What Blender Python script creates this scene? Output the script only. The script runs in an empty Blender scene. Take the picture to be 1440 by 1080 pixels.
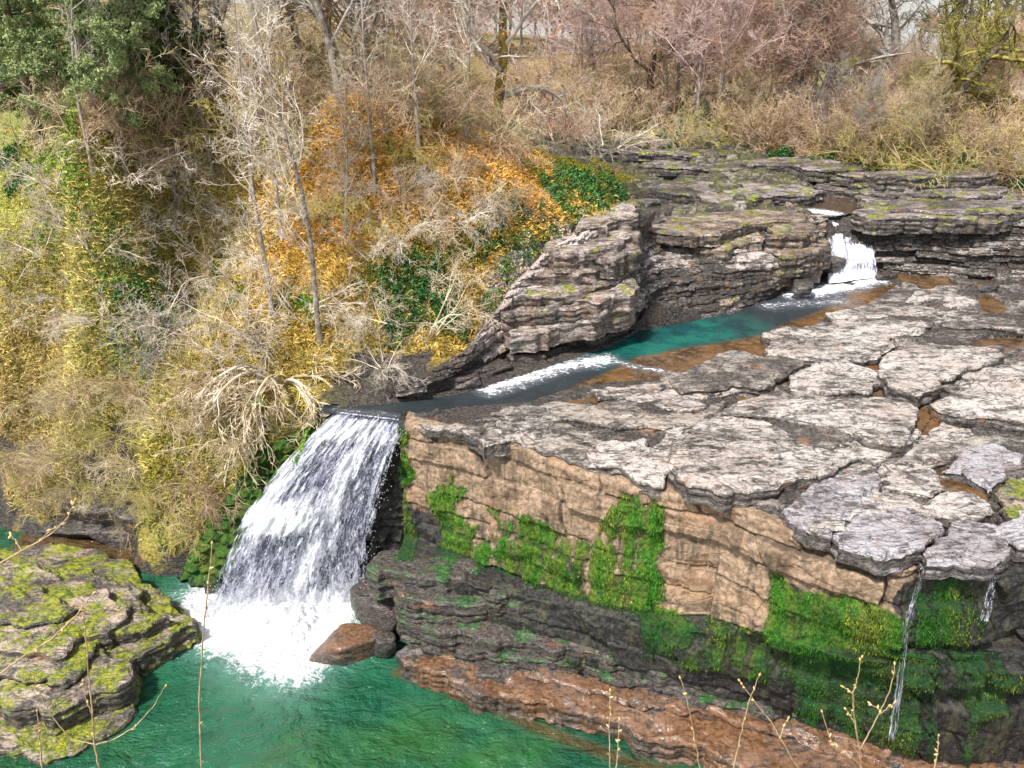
import bpy, math, random
import numpy as np
R = math.radians
C = bpy.context.scene.collection
scene = bpy.context.scene
rng = np.random.default_rng(7)

# ------------------------------------------------------------------ camera model (also used to lay the place out in plan)
F = 1109.0; PITCH = 24.3; CAMZ = 20.0
cp, sp = math.cos(R(PITCH)), math.sin(R(PITCH))
def ray(px, py):
    u = (np.asarray(px, float) - 720) / F; v = (540 - np.asarray(py, float)) / F
    return u, cp + v * sp, -sp + v * cp
def U(px, py, z):
    dx, dy, dz = ray(px, py)
    t = (np.asarray(z, float) - CAMZ) / dz
    return dx * t, dy * t
def UD(px, py, dist):
    dx, dy, dz = ray(px, py); t = dist / dy
    return np.array([dx * t, dy * t, CAMZ + dz * t]).T

# ------------------------------------------------------------------ noise
def _h(ix, iy, s):
    h = (ix.astype(np.int64) * 374761393 + iy.astype(np.int64) * 668265263 + s * 974711) & 0xffffffff
    h = ((h ^ (h >> 13)) * 1274126177) & 0xffffffff
    h = ((h ^ (h >> 16)) * 2246822519) & 0xffffffff
    return ((h ^ (h >> 15)) & 0xffffff) / float(0x1000000)
_CT = np.cos(np.arange(256) * np.pi / 128); _ST = np.sin(np.arange(256) * np.pi / 128)
def perlin(x, y, s=0):
    ix = np.floor(x); iy = np.floor(y); fx = x - ix; fy = y - iy
    ux = fx * fx * fx * (fx * (fx * 6 - 15) + 10); uy = fy * fy * fy * (fy * (fy * 6 - 15) + 10)
    def g(ax, ay, dx, dy):
        k = (_h(ax, ay, s) * 255).astype(np.int16)
        return _CT[k] * dx + _ST[k] * dy
    a = g(ix, iy, fx, fy); b = g(ix + 1, iy, fx - 1, fy); c = g(ix, iy + 1, fx, fy - 1); d = g(ix + 1, iy + 1, fx - 1, fy - 1)
    return 1.5 * ((a + (b - a) * ux) * (1 - uy) + (c + (d - c) * ux) * uy)
def fbm(x, y, s=0, o=4):
    t = 0; a = 1.0; n = 0
    for i in range(o):
        t = t + a * perlin(x * 2 ** i + 17.3 * i, y * 2 ** i - 9.1 * i, s + i); n += a; a *= .5
    return t / n
def vor(x, y, s=0):
    ix = np.floor(x); iy = np.floor(y); best = np.full(x.shape, 9.); sec = np.full(x.shape, 9.); val = np.zeros(x.shape)
    for i in (-1, 0, 1):
        for j in (-1, 0, 1):
            cx, cy = ix + i, iy + j
            d = np.hypot(cx + _h(cx, cy, s) - x, cy + _h(cx, cy, s + 5) - y)
            m = d < best
            sec = np.where(m, best, np.minimum(sec, d)); val = np.where(m, _h(cx, cy, s + 11), val); best = np.where(m, d, best)
    return val, sec - best
def sstep(a, b, x):
    t = np.clip((x - a) / (b - a), 0, 1); return t * t * (3 - 2 * t)
def terr(h, x, y, step, sharp, s):
    q = h / step + .35 * fbm(x * 1.3, y * 1.3, s)
    k = np.floor(q); f = q - k
    return (k + sstep(0, sharp, f)) * step
def sdist(x, y, poly):
    """signed distance to a polygon, negative inside"""
    P = np.asarray(poly, float); d = np.full(x.shape, 1e9); ins = np.zeros(x.shape, bool)
    for (ax, ay), (bx, by) in zip(P, np.roll(P, -1, 0)):
        ex, ey = bx - ax, by - ay
        t = np.clip(((x - ax) * ex + (y - ay) * ey) / (ex * ex + ey * ey + 1e-12), 0, 1)
        d = np.minimum(d, (x - ax - t * ex) ** 2 + (y - ay - t * ey) ** 2)
        c = ((ay > y) != (by > y)) & (x < ex * (y - ay) / (ey if abs(ey) > 1e-12 else 1e-12) + ax)
        ins ^= c
    d = np.sqrt(d)
    return np.where(ins, -d, d)
def pldist(x, y, line):
    P = np.asarray(line, float); d = np.full(x.shape, 1e9)
    for (ax, ay), (bx, by) in zip(P[:-1], P[1:]):
        ex, ey = bx - ax, by - ay
        t = np.clip(((x - ax) * ex + (y - ay) * ey) / (ex * ex + ey * ey + 1e-12), 0, 1)
        d = np.minimum(d, np.hypot(x - ax - t * ex, y - ay - t * ey))
    return d

# ------------------------------------------------------------------ mesh / object helpers
def mesh(name, V, Fc, mat, attrs=None, smooth=True, colors=None):
    """V (n,3); Fc (m,3|4) or a list of such arrays; attrs {name: per-vertex floats}; colors (n,3) per vertex"""
    V = np.asarray(V, np.float32)
    Fl = [np.asarray(f, np.int32) for f in (Fc if isinstance(Fc, (list, tuple)) else [Fc]) if len(f)]
    me = bpy.data.meshes.new(name)
    me.vertices.add(len(V)); me.vertices.foreach_set('co', V.ravel())
    idx = np.concatenate([f.ravel() for f in Fl]); tot = np.concatenate([np.full(len(f), f.shape[1], np.int32) for f in Fl])
    st = np.concatenate([[0], np.cumsum(tot)[:-1]]).astype(np.int32)
    me.loops.add(len(idx)); me.loops.foreach_set('vertex_index', idx)
    me.polygons.add(len(tot)); me.polygons.foreach_set('loop_start', st)
    me.polygons.foreach_set('use_smooth', np.full(len(tot), smooth, bool))
    for k, v in (attrs or {}).items():
        a = me.attributes.new(k, 'FLOAT', 'POINT'); a.data.foreach_set('value', np.asarray(v, np.float32).ravel())
    if colors is not None:
        a = me.attributes.new('tint', 'FLOAT_COLOR', 'POINT')
        a.data.foreach_set('color', np.c_[colors, np.ones(len(colors))].astype(np.float32).ravel())
    me.update(calc_edges=True)
    me.materials.append(mat)
    return me
def link(name, me, parent=None, loc=(0, 0, 0)):
    o = bpy.data.objects.new(name, me); C.objects.link(o); o.location = loc
    if parent is not None: o.parent = parent
    return o
def tag(o, label, cat, group=None, kind=None):
    if label: o['label'] = label
    if cat: o['category'] = cat
    if group: o['group'] = group
    if kind: o['kind'] = kind
    return o
def struct(o):
    o['kind'] = 'structure'; return o
def stuff(o):
    o['kind'] = 'stuff'; return o
def empty(name, loc, label, cat, group=None, rz=0, sc=1, rx=0, ry=0):
    o = bpy.data.objects.new(name, None); C.objects.link(o)
    o.location = loc; o.rotation_euler = (rx, ry, rz); o.scale = (sc, sc, sc); o.empty_display_size = .2
    return tag(o, label, cat, group)
def gridfaces(nr, nc, keep=None):
    i = np.arange(nr * nc).reshape(nr, nc)
    f = np.stack([i[:-1, :-1], i[:-1, 1:], i[1:, 1:], i[1:, :-1]], -1)
    if keep is not None: f = f[keep]
    return f.reshape(-1, 4)
def compact(V, Fc, *att):
    u, inv = np.unique(Fc.ravel(), return_inverse=True)
    return (V[u], inv.reshape(Fc.shape)) + tuple(a[u] for a in att)

# ------------------------------------------------------------------ shader node helper
class N:
    def __init__(s, name):
        s.m = bpy.data.materials.new(name); s.m.use_nodes = True; s.t = s.m.node_tree
        s.t.nodes.clear(); s.out = s.t.nodes.new('ShaderNodeOutputMaterial'); s.geo = None
    def n(s, ty, **k):
        q = s.t.nodes.new(ty)
        for a, b in k.items(): setattr(q, a, b)
        return q
    def set(s, sock, v):
        if isinstance(v, bpy.types.NodeSocket): s.t.links.new(v, sock)
        elif v is not None:
            if isinstance(v, (tuple, list)) and sock.type == 'RGBA' and len(v) == 3: v = tuple(v) + (1,)
            sock.default_value = v
    def pos(s):
        if not s.geo: s.geo = s.n('ShaderNodeNewGeometry')
        return s.geo.outputs['Position']
    def nz(s):
        s.pos(); q = s.n('ShaderNodeSeparateXYZ'); s.set(q.inputs[0], s.geo.outputs['Normal']); return q.outputs[2]
    def obj(s):
        return s.n('ShaderNodeTexCoord').outputs['Object']
    def rnd(s): return s.n('ShaderNodeObjectInfo').outputs['Random']
    def att(s, a, out='Fac'):
        return s.n('ShaderNodeAttribute', attribute_name=a).outputs[out]
    def scale(s, v, sc):
        q = s.n('ShaderNodeMapping'); s.set(q.inputs['Vector'], v); q.inputs['Scale'].default_value = sc; return q.outputs[0]
    def noise(s, v, sc, det=5, rough=.6, dist=0):
        q = s.n('ShaderNodeTexNoise'); s.set(q.inputs['Vector'], v); q.inputs['Scale'].default_value = sc
        q.inputs['Detail'].default_value = det; q.inputs['Roughness'].default_value = rough; q.inputs['Distortion'].default_value = dist
        return q.outputs['Fac']
    def crack(s, v, sc):
        q = s.n('ShaderNodeTexVoronoi', feature='DISTANCE_TO_EDGE'); s.set(q.inputs['Vector'], v); q.inputs['Scale'].default_value = sc
        return q.outputs['Distance']
    def ss(s, v, a, b, lo=0., hi=1.):
        q = s.n('ShaderNodeMapRange', interpolation_type='SMOOTHSTEP'); s.set(q.inputs[0], v)
        q.inputs[1].default_value = a; q.inputs[2].default_value = b; q.inputs[3].default_value = lo; q.inputs[4].default_value = hi
        return q.outputs[0]
    def math(s, op, a, b=None):
        q = s.n('ShaderNodeMath', operation=op); s.set(q.inputs[0], a)
        if b is not None: s.set(q.inputs[1], b)
        return q.outputs[0]
    def mix(s, f, a, b):
        q = s.n('ShaderNodeMix', data_type='RGBA'); s.set(q.inputs[0], f); s.set(q.inputs[6], a); s.set(q.inputs[7], b); return q.outputs[2]
    def mul(s, a, f):
        q = s.n('ShaderNodeMix', data_type='RGBA', blend_type='MULTIPLY'); q.inputs[0].default_value = 1
        s.set(q.inputs[6], a); s.set(q.inputs[7], f); return q.outputs[2]
    def bump(s, h, d=.05, st=1., n=None):
        q = s.n('ShaderNodeBump'); s.set(q.inputs['Height'], h); q.inputs['Distance'].default_value = d; q.inputs['Strength'].default_value = st
        if n is not None: s.set(q.inputs['Normal'], n)
        return q.outputs[0]
    def bsdf(s, col, rough=.8, nrm=None, spec=.3, ior=1.45, trans=None, sub=None):
        q = s.n('ShaderNodeBsdfPrincipled'); s.set(q.inputs['Base Color'], col); s.set(q.inputs['Roughness'], rough)
        s.set(q.inputs['Specular IOR Level'], spec); q.inputs['IOR'].default_value = ior
        if nrm is not None: s.set(q.inputs['Normal'], nrm)
        return q.outputs[0]
    def done(s, sh):
        s.t.links.new(sh, s.out.inputs[0]); return s.m

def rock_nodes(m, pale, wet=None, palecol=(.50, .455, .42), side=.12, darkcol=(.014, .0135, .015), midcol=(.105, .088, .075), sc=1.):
    """weathered sandstone: pale crust broken by dark cracks and lichen specks, fractured sides dark from algae and from shade put into the colour"""
    P = m.pos()
    n1 = m.noise(P, .55 * sc, 5, .6); n2 = m.noise(m.scale(P, (1.6, 3.2, 6)), 1.1 * sc, 8, .68, .6); n3 = m.noise(P, 9 * sc, 6, .7)
    cr = m.crack(m.scale(P, (1, 1.35, 2.5)), 1.3 * sc)
    cr2 = m.crack(m.scale(P, (1, 1.7, 3)), 4.2 * sc)
    n0 = m.noise(m.scale(P, (.5, .9, 2)), .8 * sc, 4, .6)
    f = m.math('ADD', m.math('ADD', m.math('MULTIPLY', m.ss(n2, .36, .58), .62), m.math('MULTIPLY', m.ss(n0, .38, .60), .38)), m.math('MULTIPLY', m.math('SUBTRACT', n3, .5), .75))
    f = m.math('ADD', f, m.math('MULTIPLY', m.math('SUBTRACT', pale, .62), 1.7))
    f = m.math('MULTIPLY', m.ss(f, .05, .95), m.ss(m.nz(), .25, .8, side, 1.))  # steep sides darkened by slope: dark wet rock plus painted shade
    lam = m.noise(m.scale(P, (.55, 1.1, 2.)), .50 * sc, 4, .50, .6)
    fr = m.math('ABSOLUTE', m.math('SUBTRACT', m.math('FRACT', m.math('MULTIPLY', lam, 19)), .5))
    brk = m.ss(m.noise(P, 2.3 * sc, 4, .6), .38, .60)
    ln = m.math('MULTIPLY', m.ss(fr, .20, .05), brk)
    f = m.math('MULTIPLY', f, m.math('SUBTRACT', 1, m.math('MULTIPLY', ln, .85)))
    f = m.math('MULTIPLY', f, m.ss(cr2, .0, .05, .45, 1.))
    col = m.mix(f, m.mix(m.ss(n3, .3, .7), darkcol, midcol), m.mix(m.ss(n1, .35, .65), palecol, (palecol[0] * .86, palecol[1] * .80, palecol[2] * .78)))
    rust = m.math('MULTIPLY', m.ss(m.noise(P, 1.4 * sc, 4, .6), .60, .70), .55)
    col = m.mix(rust, col, (.22, .10, .045))
    h = m.math('ADD', m.math('MULTIPLY', n2, 1.0), m.math('MULTIPLY', n3, .35))
    h = m.math('SUBTRACT', h, m.math('MULTIPLY', ln, .35)); h = m.math('ADD', h, m.math('MULTIPLY', m.ss(cr2, 0, .06), .22))
    h = m.math('ADD', h, m.math('MULTIPLY', m.ss(cr, 0, .05), .3))
    return col, h, n1, n3

def ground_mat(name='ground', side=.12, palecol=(.50, .455, .42)):
    m = N(name); P = m.pos()
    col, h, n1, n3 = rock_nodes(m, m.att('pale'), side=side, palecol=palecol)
    veg = m.att('veg'); tint = m.att('tint', 'Color')
    g1 = m.noise(P, 6, 6, .7); g2 = m.noise(P, 1.1, 4, .6)
    vc = m.mul(tint, m.mix(m.ss(g1, .3, .7), (.35, .33, .3), (1.5, 1.45, 1.3)))
    vc = m.mix(m.ss(g2, .55, .68, 0, .6), vc, (.085, .075, .025))
    moss = m.att('moss')
    mf = m.math('MULTIPLY', moss, m.ss(m.noise(P, 1.3, 6, .7), .42, .56))
    col = m.mix(mf, col, m.mix(m.ss(n3, .35, .65), (.05, .075, .010), (.19, .20, .02)))
    vf = m.ss(m.math('ADD', veg, m.math('MULTIPLY', m.math('SUBTRACT', g2, .5), .9)), .42, .58)
    col = m.mix(vf, col, vc)
    h2 = m.math('ADD', h, m.math('MULTIPLY', m.math('MULTIPLY', g1, veg), 1.5))
    rough = m.mix(m.att('wet'), (.75,) * 3, (.30,) * 3)
    return m.done(m.bsdf(col, m.math('ADD', m.math('MULTIPLY', m.att('wet'), -.42), .78), m.bump(h2, .12, .9), .35))
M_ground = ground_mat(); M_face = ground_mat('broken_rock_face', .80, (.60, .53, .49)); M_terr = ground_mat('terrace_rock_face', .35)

def slab_mat(name, pale, palecol, rough=.7, sc=1., moss=0., rust=0., side=.12, mosscol=((.045, .075, .012), (.25, .25, .02)), bumpd=.055):
    m = N(name); P = m.pos()
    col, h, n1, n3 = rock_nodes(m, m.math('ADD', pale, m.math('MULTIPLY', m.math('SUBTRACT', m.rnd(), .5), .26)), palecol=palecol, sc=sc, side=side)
    if rust: col = m.mix(m.math('MULTIPLY', m.ss(m.noise(P, .9, 5, .65), .40, .62), rust), col, m.mix(m.ss(n3, .35, .65), (.065, .030, .015), (.19, .095, .042)))
    if moss:
        mf = m.math('MULTIPLY', m.ss(m.noise(m.scale(P, (1, 1, 2)), 1.1, 7, .7), .56 - .2 * moss, .64 - .16 * moss), m.ss(m.nz(), .1, .6))
        col = m.mix(mf, col, m.mix(m.ss(m.noise(P, 5, 4, .7), .35, .65), *mosscol))
    wetp = m.ss(m.noise(P, .45, 3, .55), .47, .60)
    return m.done(m.bsdf(col, m.math('SUBTRACT', rough, m.math('MULTIPLY', wetp, min(.36, rough - .12))), m.bump(h, bumpd, .9), .5))
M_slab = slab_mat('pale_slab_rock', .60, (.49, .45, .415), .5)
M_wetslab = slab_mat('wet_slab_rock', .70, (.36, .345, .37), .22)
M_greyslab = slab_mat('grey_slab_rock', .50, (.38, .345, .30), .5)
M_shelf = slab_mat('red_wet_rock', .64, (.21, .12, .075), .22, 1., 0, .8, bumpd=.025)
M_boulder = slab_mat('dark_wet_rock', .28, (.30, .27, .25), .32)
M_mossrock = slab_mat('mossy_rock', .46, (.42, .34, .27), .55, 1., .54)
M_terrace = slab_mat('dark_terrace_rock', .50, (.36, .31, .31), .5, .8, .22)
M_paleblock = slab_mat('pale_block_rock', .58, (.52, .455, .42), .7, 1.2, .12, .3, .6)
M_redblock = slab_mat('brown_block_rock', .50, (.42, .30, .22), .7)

def cliff_mat():
    m = N('cliff_sandstone'); P = m.pos()
    n1 = m.noise(m.scale(P, (1.2, 1.2, .5)), 1.0, 6, .65); n2 = m.noise(P, 7, 7, .72); n3 = m.noise(m.scale(P, (2.2, 2.2, .35)), 1.5, 5, .6)
    big = m.noise(P, .5, 4, .55)
    cr = m.crack(m.scale(P, (.8, .8, 1.3)), .9)
    tan = m.mix(m.ss(n2, .30, .70), (.15, .098, .062), (.40, .285, .195))
    tan = m.mix(m.ss(n1, .50, .66, 0, .75), tan, (.12, .075, .045))
    st = m.noise(m.scale(P, (3.2, 3.2, .22)), 1.0, 7, .72)
    tan = m.mix(m.ss(n3, .54, .68, 0, .75), tan, (.055, .045, .035))
    tan = m.mix(m.ss(st, .50, .66, 0, .7), tan, (.085, .06, .04)); tan = m.mix(m.ss(m.noise(P, 16, 4, .7), .58, .70, 0, .7), tan, (.07, .05, .035))
    tan = m.mix(m.ss(big, .55, .68, 0, .4), tan, (.36, .20, .11))
    dark = m.mix(m.ss(n2, .35, .7), (.007, .0065, .008), (.05, .046, .040))
    dark = m.mix(m.ss(n3, .52, .66, 0, .7), dark, (.065, .062, .035))
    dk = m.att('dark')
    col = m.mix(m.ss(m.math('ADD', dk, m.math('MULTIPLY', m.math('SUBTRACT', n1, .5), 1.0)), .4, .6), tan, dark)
    ms = m.math('ADD', m.att('moss'), m.math('MULTIPLY', m.math('SUBTRACT', m.noise(m.scale(P, (1.8, 1.8, .6)), 2.2, 7, .72), .5), 1.3))
    mc = m.mix(m.ss(n2, .35, .68), (.012, .055, .006), (.075, .26, .014))
    mc = m.mix(m.ss(m.noise(m.scale(P, (2.2, 2.2, .45)), 1.0, 6, .7), .42, .60), mc, m.mix(m.ss(n2, .3, .7), (.05, .09, .008), (.20, .26, .03)))
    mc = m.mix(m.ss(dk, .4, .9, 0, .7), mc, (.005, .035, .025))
    col = m.mix(m.ss(ms, .30, .72), col, mc)
    col = m.mix(m.math('MULTIPLY', m.att('seam'), .85), col, (.02, .016, .012))
    h = m.math('ADD', m.math('MULTIPLY', n2, .5), m.math('MULTIPLY', n1, .8))
    h = m.math('ADD', h, m.math('MULTIPLY', m.ss(cr, 0, .04), .1))
    h = m.math('ADD', h, m.math('MULTIPLY', m.ss(ms, .42, .6), m.math('MULTIPLY', m.noise(m.scale(P, (3, 3, 1)), 7, 4, .7), 1.2)))
    return m.done(m.bsdf(col, m.math('ADD', m.math('MULTIPLY', dk, -.35), .8), m.bump(h, .12, .9), .4))
M_cliff = cliff_mat()

def plain(name, cols, sc=6, rough=.8, var=.5, usetint=False, spec=.25, bumpd=0):
    """two-tone mottled colour with a little difference from object to object"""
    m = N(name); P = m.pos()
    n = m.ss(m.noise(P, sc, 3, .6), .35, .65)
    c = m.mix(n, cols[0], cols[1]) if not usetint else m.mul(m.att('tint', 'Color'), m.mix(n, (.65, .65, .65), (1.25, 1.25, 1.2)))
    if var:
        k = m.ss(m.rnd(), 0, 1, 1 - var, 1 + var)
        q = m.n('ShaderNodeCombineColor'); [m.set(q.inputs[i], k) for i in range(3)]
        c = m.mul(c, q.outputs[0])
    nm = m.bump(m.noise(P, sc * 4, 3, .6), bumpd, 1) if bumpd else None
    return m.done(m.bsdf(c, rough, nm, spec))
M_paletwig = plain('pale_twig', [(.33, .26, .19), (.72, .65, .55)], 1.3, .75, .25)
M_creamtwig = plain('cream_twig', [(.36, .27, .16), (.72, .62, .47)], 1.5, .75, .1)
M_greytwig = plain('grey_twig', [(.27, .235, .20), (.44, .40, .36)], 1.5, .8, .25)
M_browntwig = plain('brown_twig', [(.30, .20, .12), (.50, .37, .25)], .8, .85, .3)
M_redtwig = plain('reddish_twig', [(.44, .27, .19), (.60, .43, .33)], .6, .85, .25)
M_tantwig = plain('tan_twig', [(.38, .30, .17), (.56, .47, .31)], .8, .85, .25)
M_olivetwig = plain('olive_twig', [(.34, .30, .09), (.54, .47, .18)], .8, .85, .25)
M_pinktwig = plain('pink_twig', [(.40, .28, .25), (.54, .41, .38)], .5, .85, .2)
M_greybark = plain('grey_bark', [(.16, .13, .10), (.36, .32, .28)], 5, .85, .2, bumpd=.02)
M_darkbark = plain('dark_bark', [(.055, .045, .032), (.17, .14, .10)], 4, .9, .2, bumpd=.03)
M_lichen = plain('lichen_bark', [(.10, .085, .03), (.33, .29, .06)], 3.5, .9, .1, bumpd=.03)
M_mossbark = plain('mossy_bark', [(.09, .06, .03), (.30, .22, .04)], 3, .9, .1, bumpd=.03)
M_ivy = plain('ivy_leaf', [(.016, .065, .014), (.05, .17, .035)], 3, .5, .2, spec=.4)
M_fern = plain('bright_green_leaf', [(.05, .13, .012), (.15, .26, .03)], 3, .6, .2)
M_pine = plain('pine_needles', [(.13, .18, .065), (.32, .38, .16)], 1.2, .7, .2)
M_yew = plain('dark_needles', [(.035, .075, .015), (.12, .19, .04)], 1.2, .7, .2)
M_copper = plain('copper_leaf', [(.30, .13, .06), (.52, .30, .18)], 5, .7, .1)
M_mossleaf = plain('yellow_moss', [(.16, .16, .012), (.34, .29, .025)], 3, .85, .2)
M_litter = plain('dead_vegetation', None, 3, .85, 0, True)
M_moss = plain('moss_tuft', None, 3, .85, 0, True)
M_bud = plain('bud', [(.42, .27, .10), (.62, .45, .20)], 40, .6, 0)
M_stem = plain('stem_bark', [(.24, .17, .09), (.42, .32, .18)], 30, .7, 0)

def pool_mat():
    m = N('pool_water'); P = m.pos()
    n = m.noise(P, .22, 3, .5); d = m.att('depth'); fo = m.att('foam')
    col = m.mix(m.ss(n, .35, .65), (.005, .062, .036), (.020, .088, .022)); col = m.mix(m.ss(m.noise(P, .13, 4, .6), .42, .62), col, (.012, .090, .045))
    col = m.mix(m.ss(d, 0, 1), (.075, .045, .018), col)
    w = m.math('ADD', m.noise(m.scale(P, (1, 1.7, 1)), 1.1, 5, .62, .8), m.math('MULTIPLY', m.noise(m.scale(P, (1, 1.6, 1)), 5.5, 3, .6, .3), .22))
    w = m.math('MULTIPLY', w, m.ss(m.noise(P, .35, 3, .6), .3, .7, .35, 1.3))
    ff = m.ss(m.math('ADD', fo, m.math('MULTIPLY', m.math('SUBTRACT', m.noise(P, 3.5, 6, .75, 1.2), .5), 1.7)), .38, .78)
    col = m.mix(m.math('MULTIPLY', fo, .5), col, (.25, .45, .42))
    col = m.mix(ff, col, (.70, .73, .75))
    return m.done(m.bsdf(col, m.math('ADD', .06, m.math('MULTIPLY', ff, .6)), m.bump(w, .55, .9), .5, 1.33))
M_pool = pool_mat()
def river_mat():
    m = N('river_water'); P = m.pos()
    sh = m.att('depth'); fo = m.att('foam')
    n = m.noise(P, .7, 4, .6)
    n2 = m.noise(P, 3.2, 6, .7)
    br = m.mix(m.ss(n, .35, .65), (.040, .022, .010), (.12, .060, .022)); br = m.mix(m.ss(n2, .45, .7), br, (.15, .10, .055))
    teal = m.mix(m.ss(n, .4, .65), (.006, .038, .045), (.008, .10, .075))
    teal = m.mix(m.att('teal'), m.mix(n, (.012, .015, .018), (.035, .045, .05)), teal)
    col = m.mix(m.ss(m.math('ADD', sh, m.math('MULTIPLY', m.math('SUBTRACT', n, .5), .9)), .3, .7), br, teal)
    w = m.math('ADD', m.noise(m.scale(P, (1, 1.4, 1)), 3.0, 3, .6, .4), m.math('MULTIPLY', m.math('MULTIPLY', fo, m.noise(m.scale(P, (1.2, 3, 1)), 5, 5, .7)), 4))
    ff = m.ss(m.math('ADD', fo, m.math('MULTIPLY', m.math('SUBTRACT', m.noise(m.scale(P, (1.2, 2.6, 1)), 2.6, 8, .78, 1.2), .5), 3.0)), .50, .85)
    col = m.mix(m.ss(fo, .1, .6, 0, .7), col, (.10, .11, .13))
    col = m.mix(ff, col, (.85, .86, .9))
    return m.done(m.bsdf(col, m.math('ADD', .05, m.math('MULTIPLY', ff, .6)), m.bump(w, .05, .6), .5, 1.33))
M_river = river_mat()
def foam_mat():
    m = N('white_foam'); P = m.pos()
    n = m.noise(P, 6, 5, .65)
    return m.done(m.bsdf(m.mix(m.ss(n, .3, .6), (.40, .44, .50), (.80, .81, .83)), .7, m.bump(n, .15, 1), .3))
M_foam = foam_mat()
def fall_mat(name, lo, hi, back):
    """streaks of white water; gaps between them are open"""
    m = N(name); uv = m.n('ShaderNodeUVMap').outputs[0]
    s1 = m.noise(m.scale(uv, (5.5, .75, 1)), 1, 6, .7, .25); s2 = m.noise(m.scale(uv, (20, 3.5, 1)), 1, 4, .7, .3)
    brk = m.att('splash'); ed = m.ss(m.math('ADD', m.att('edge'), m.math('MULTIPLY', m.math('SUBTRACT', s1, .5), 1.6)), -.02, .30)
    f = m.math('ADD', m.math('MULTIPLY', s1, .62), m.math('MULTIPLY', s2, .38))
    f = m.math('ADD', f, m.math('MULTIPLY', brk, .22))
    a = m.ss(f, lo, hi)
    if not back: a = m.math('MULTIPLY', a, ed)
    wh = m.bsdf(m.mix(m.ss(f, lo, hi + .08), (.55, .57, .72), (.90, .91, .93)), .5, m.bump(f, .2, 1), .4)
    if back:
        bk = m.bsdf(m.mix(m.ss(s2, .3, .7), (.055, .055, .085), (.20, .20, .29)), .25, m.bump(f, .15, 1), .5)
    else:
        bk = m.n('ShaderNodeBsdfTransparent').outputs[0]
    q = m.n('ShaderNodeMixShader'); m.set(q.inputs[0], a); m.set(q.inputs[1], bk); m.set(q.inputs[2], wh)
    sh = q.outputs[0]
    if back:
        r = m.n('ShaderNodeMixShader'); m.set(r.inputs[0], ed); m.set(r.inputs[1], m.n('ShaderNodeBsdfTransparent').outputs[0]); m.set(r.inputs[2], sh); sh = r.outputs[0]
    return m.done(sh)
M_fallback = fall_mat('falling_water', .46, .60, True)
M_fallfront = fall_mat('falling_water_strands', .53, .62, False)
M_trickle = fall_mat('trickling_water', .53, .64, False)

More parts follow.
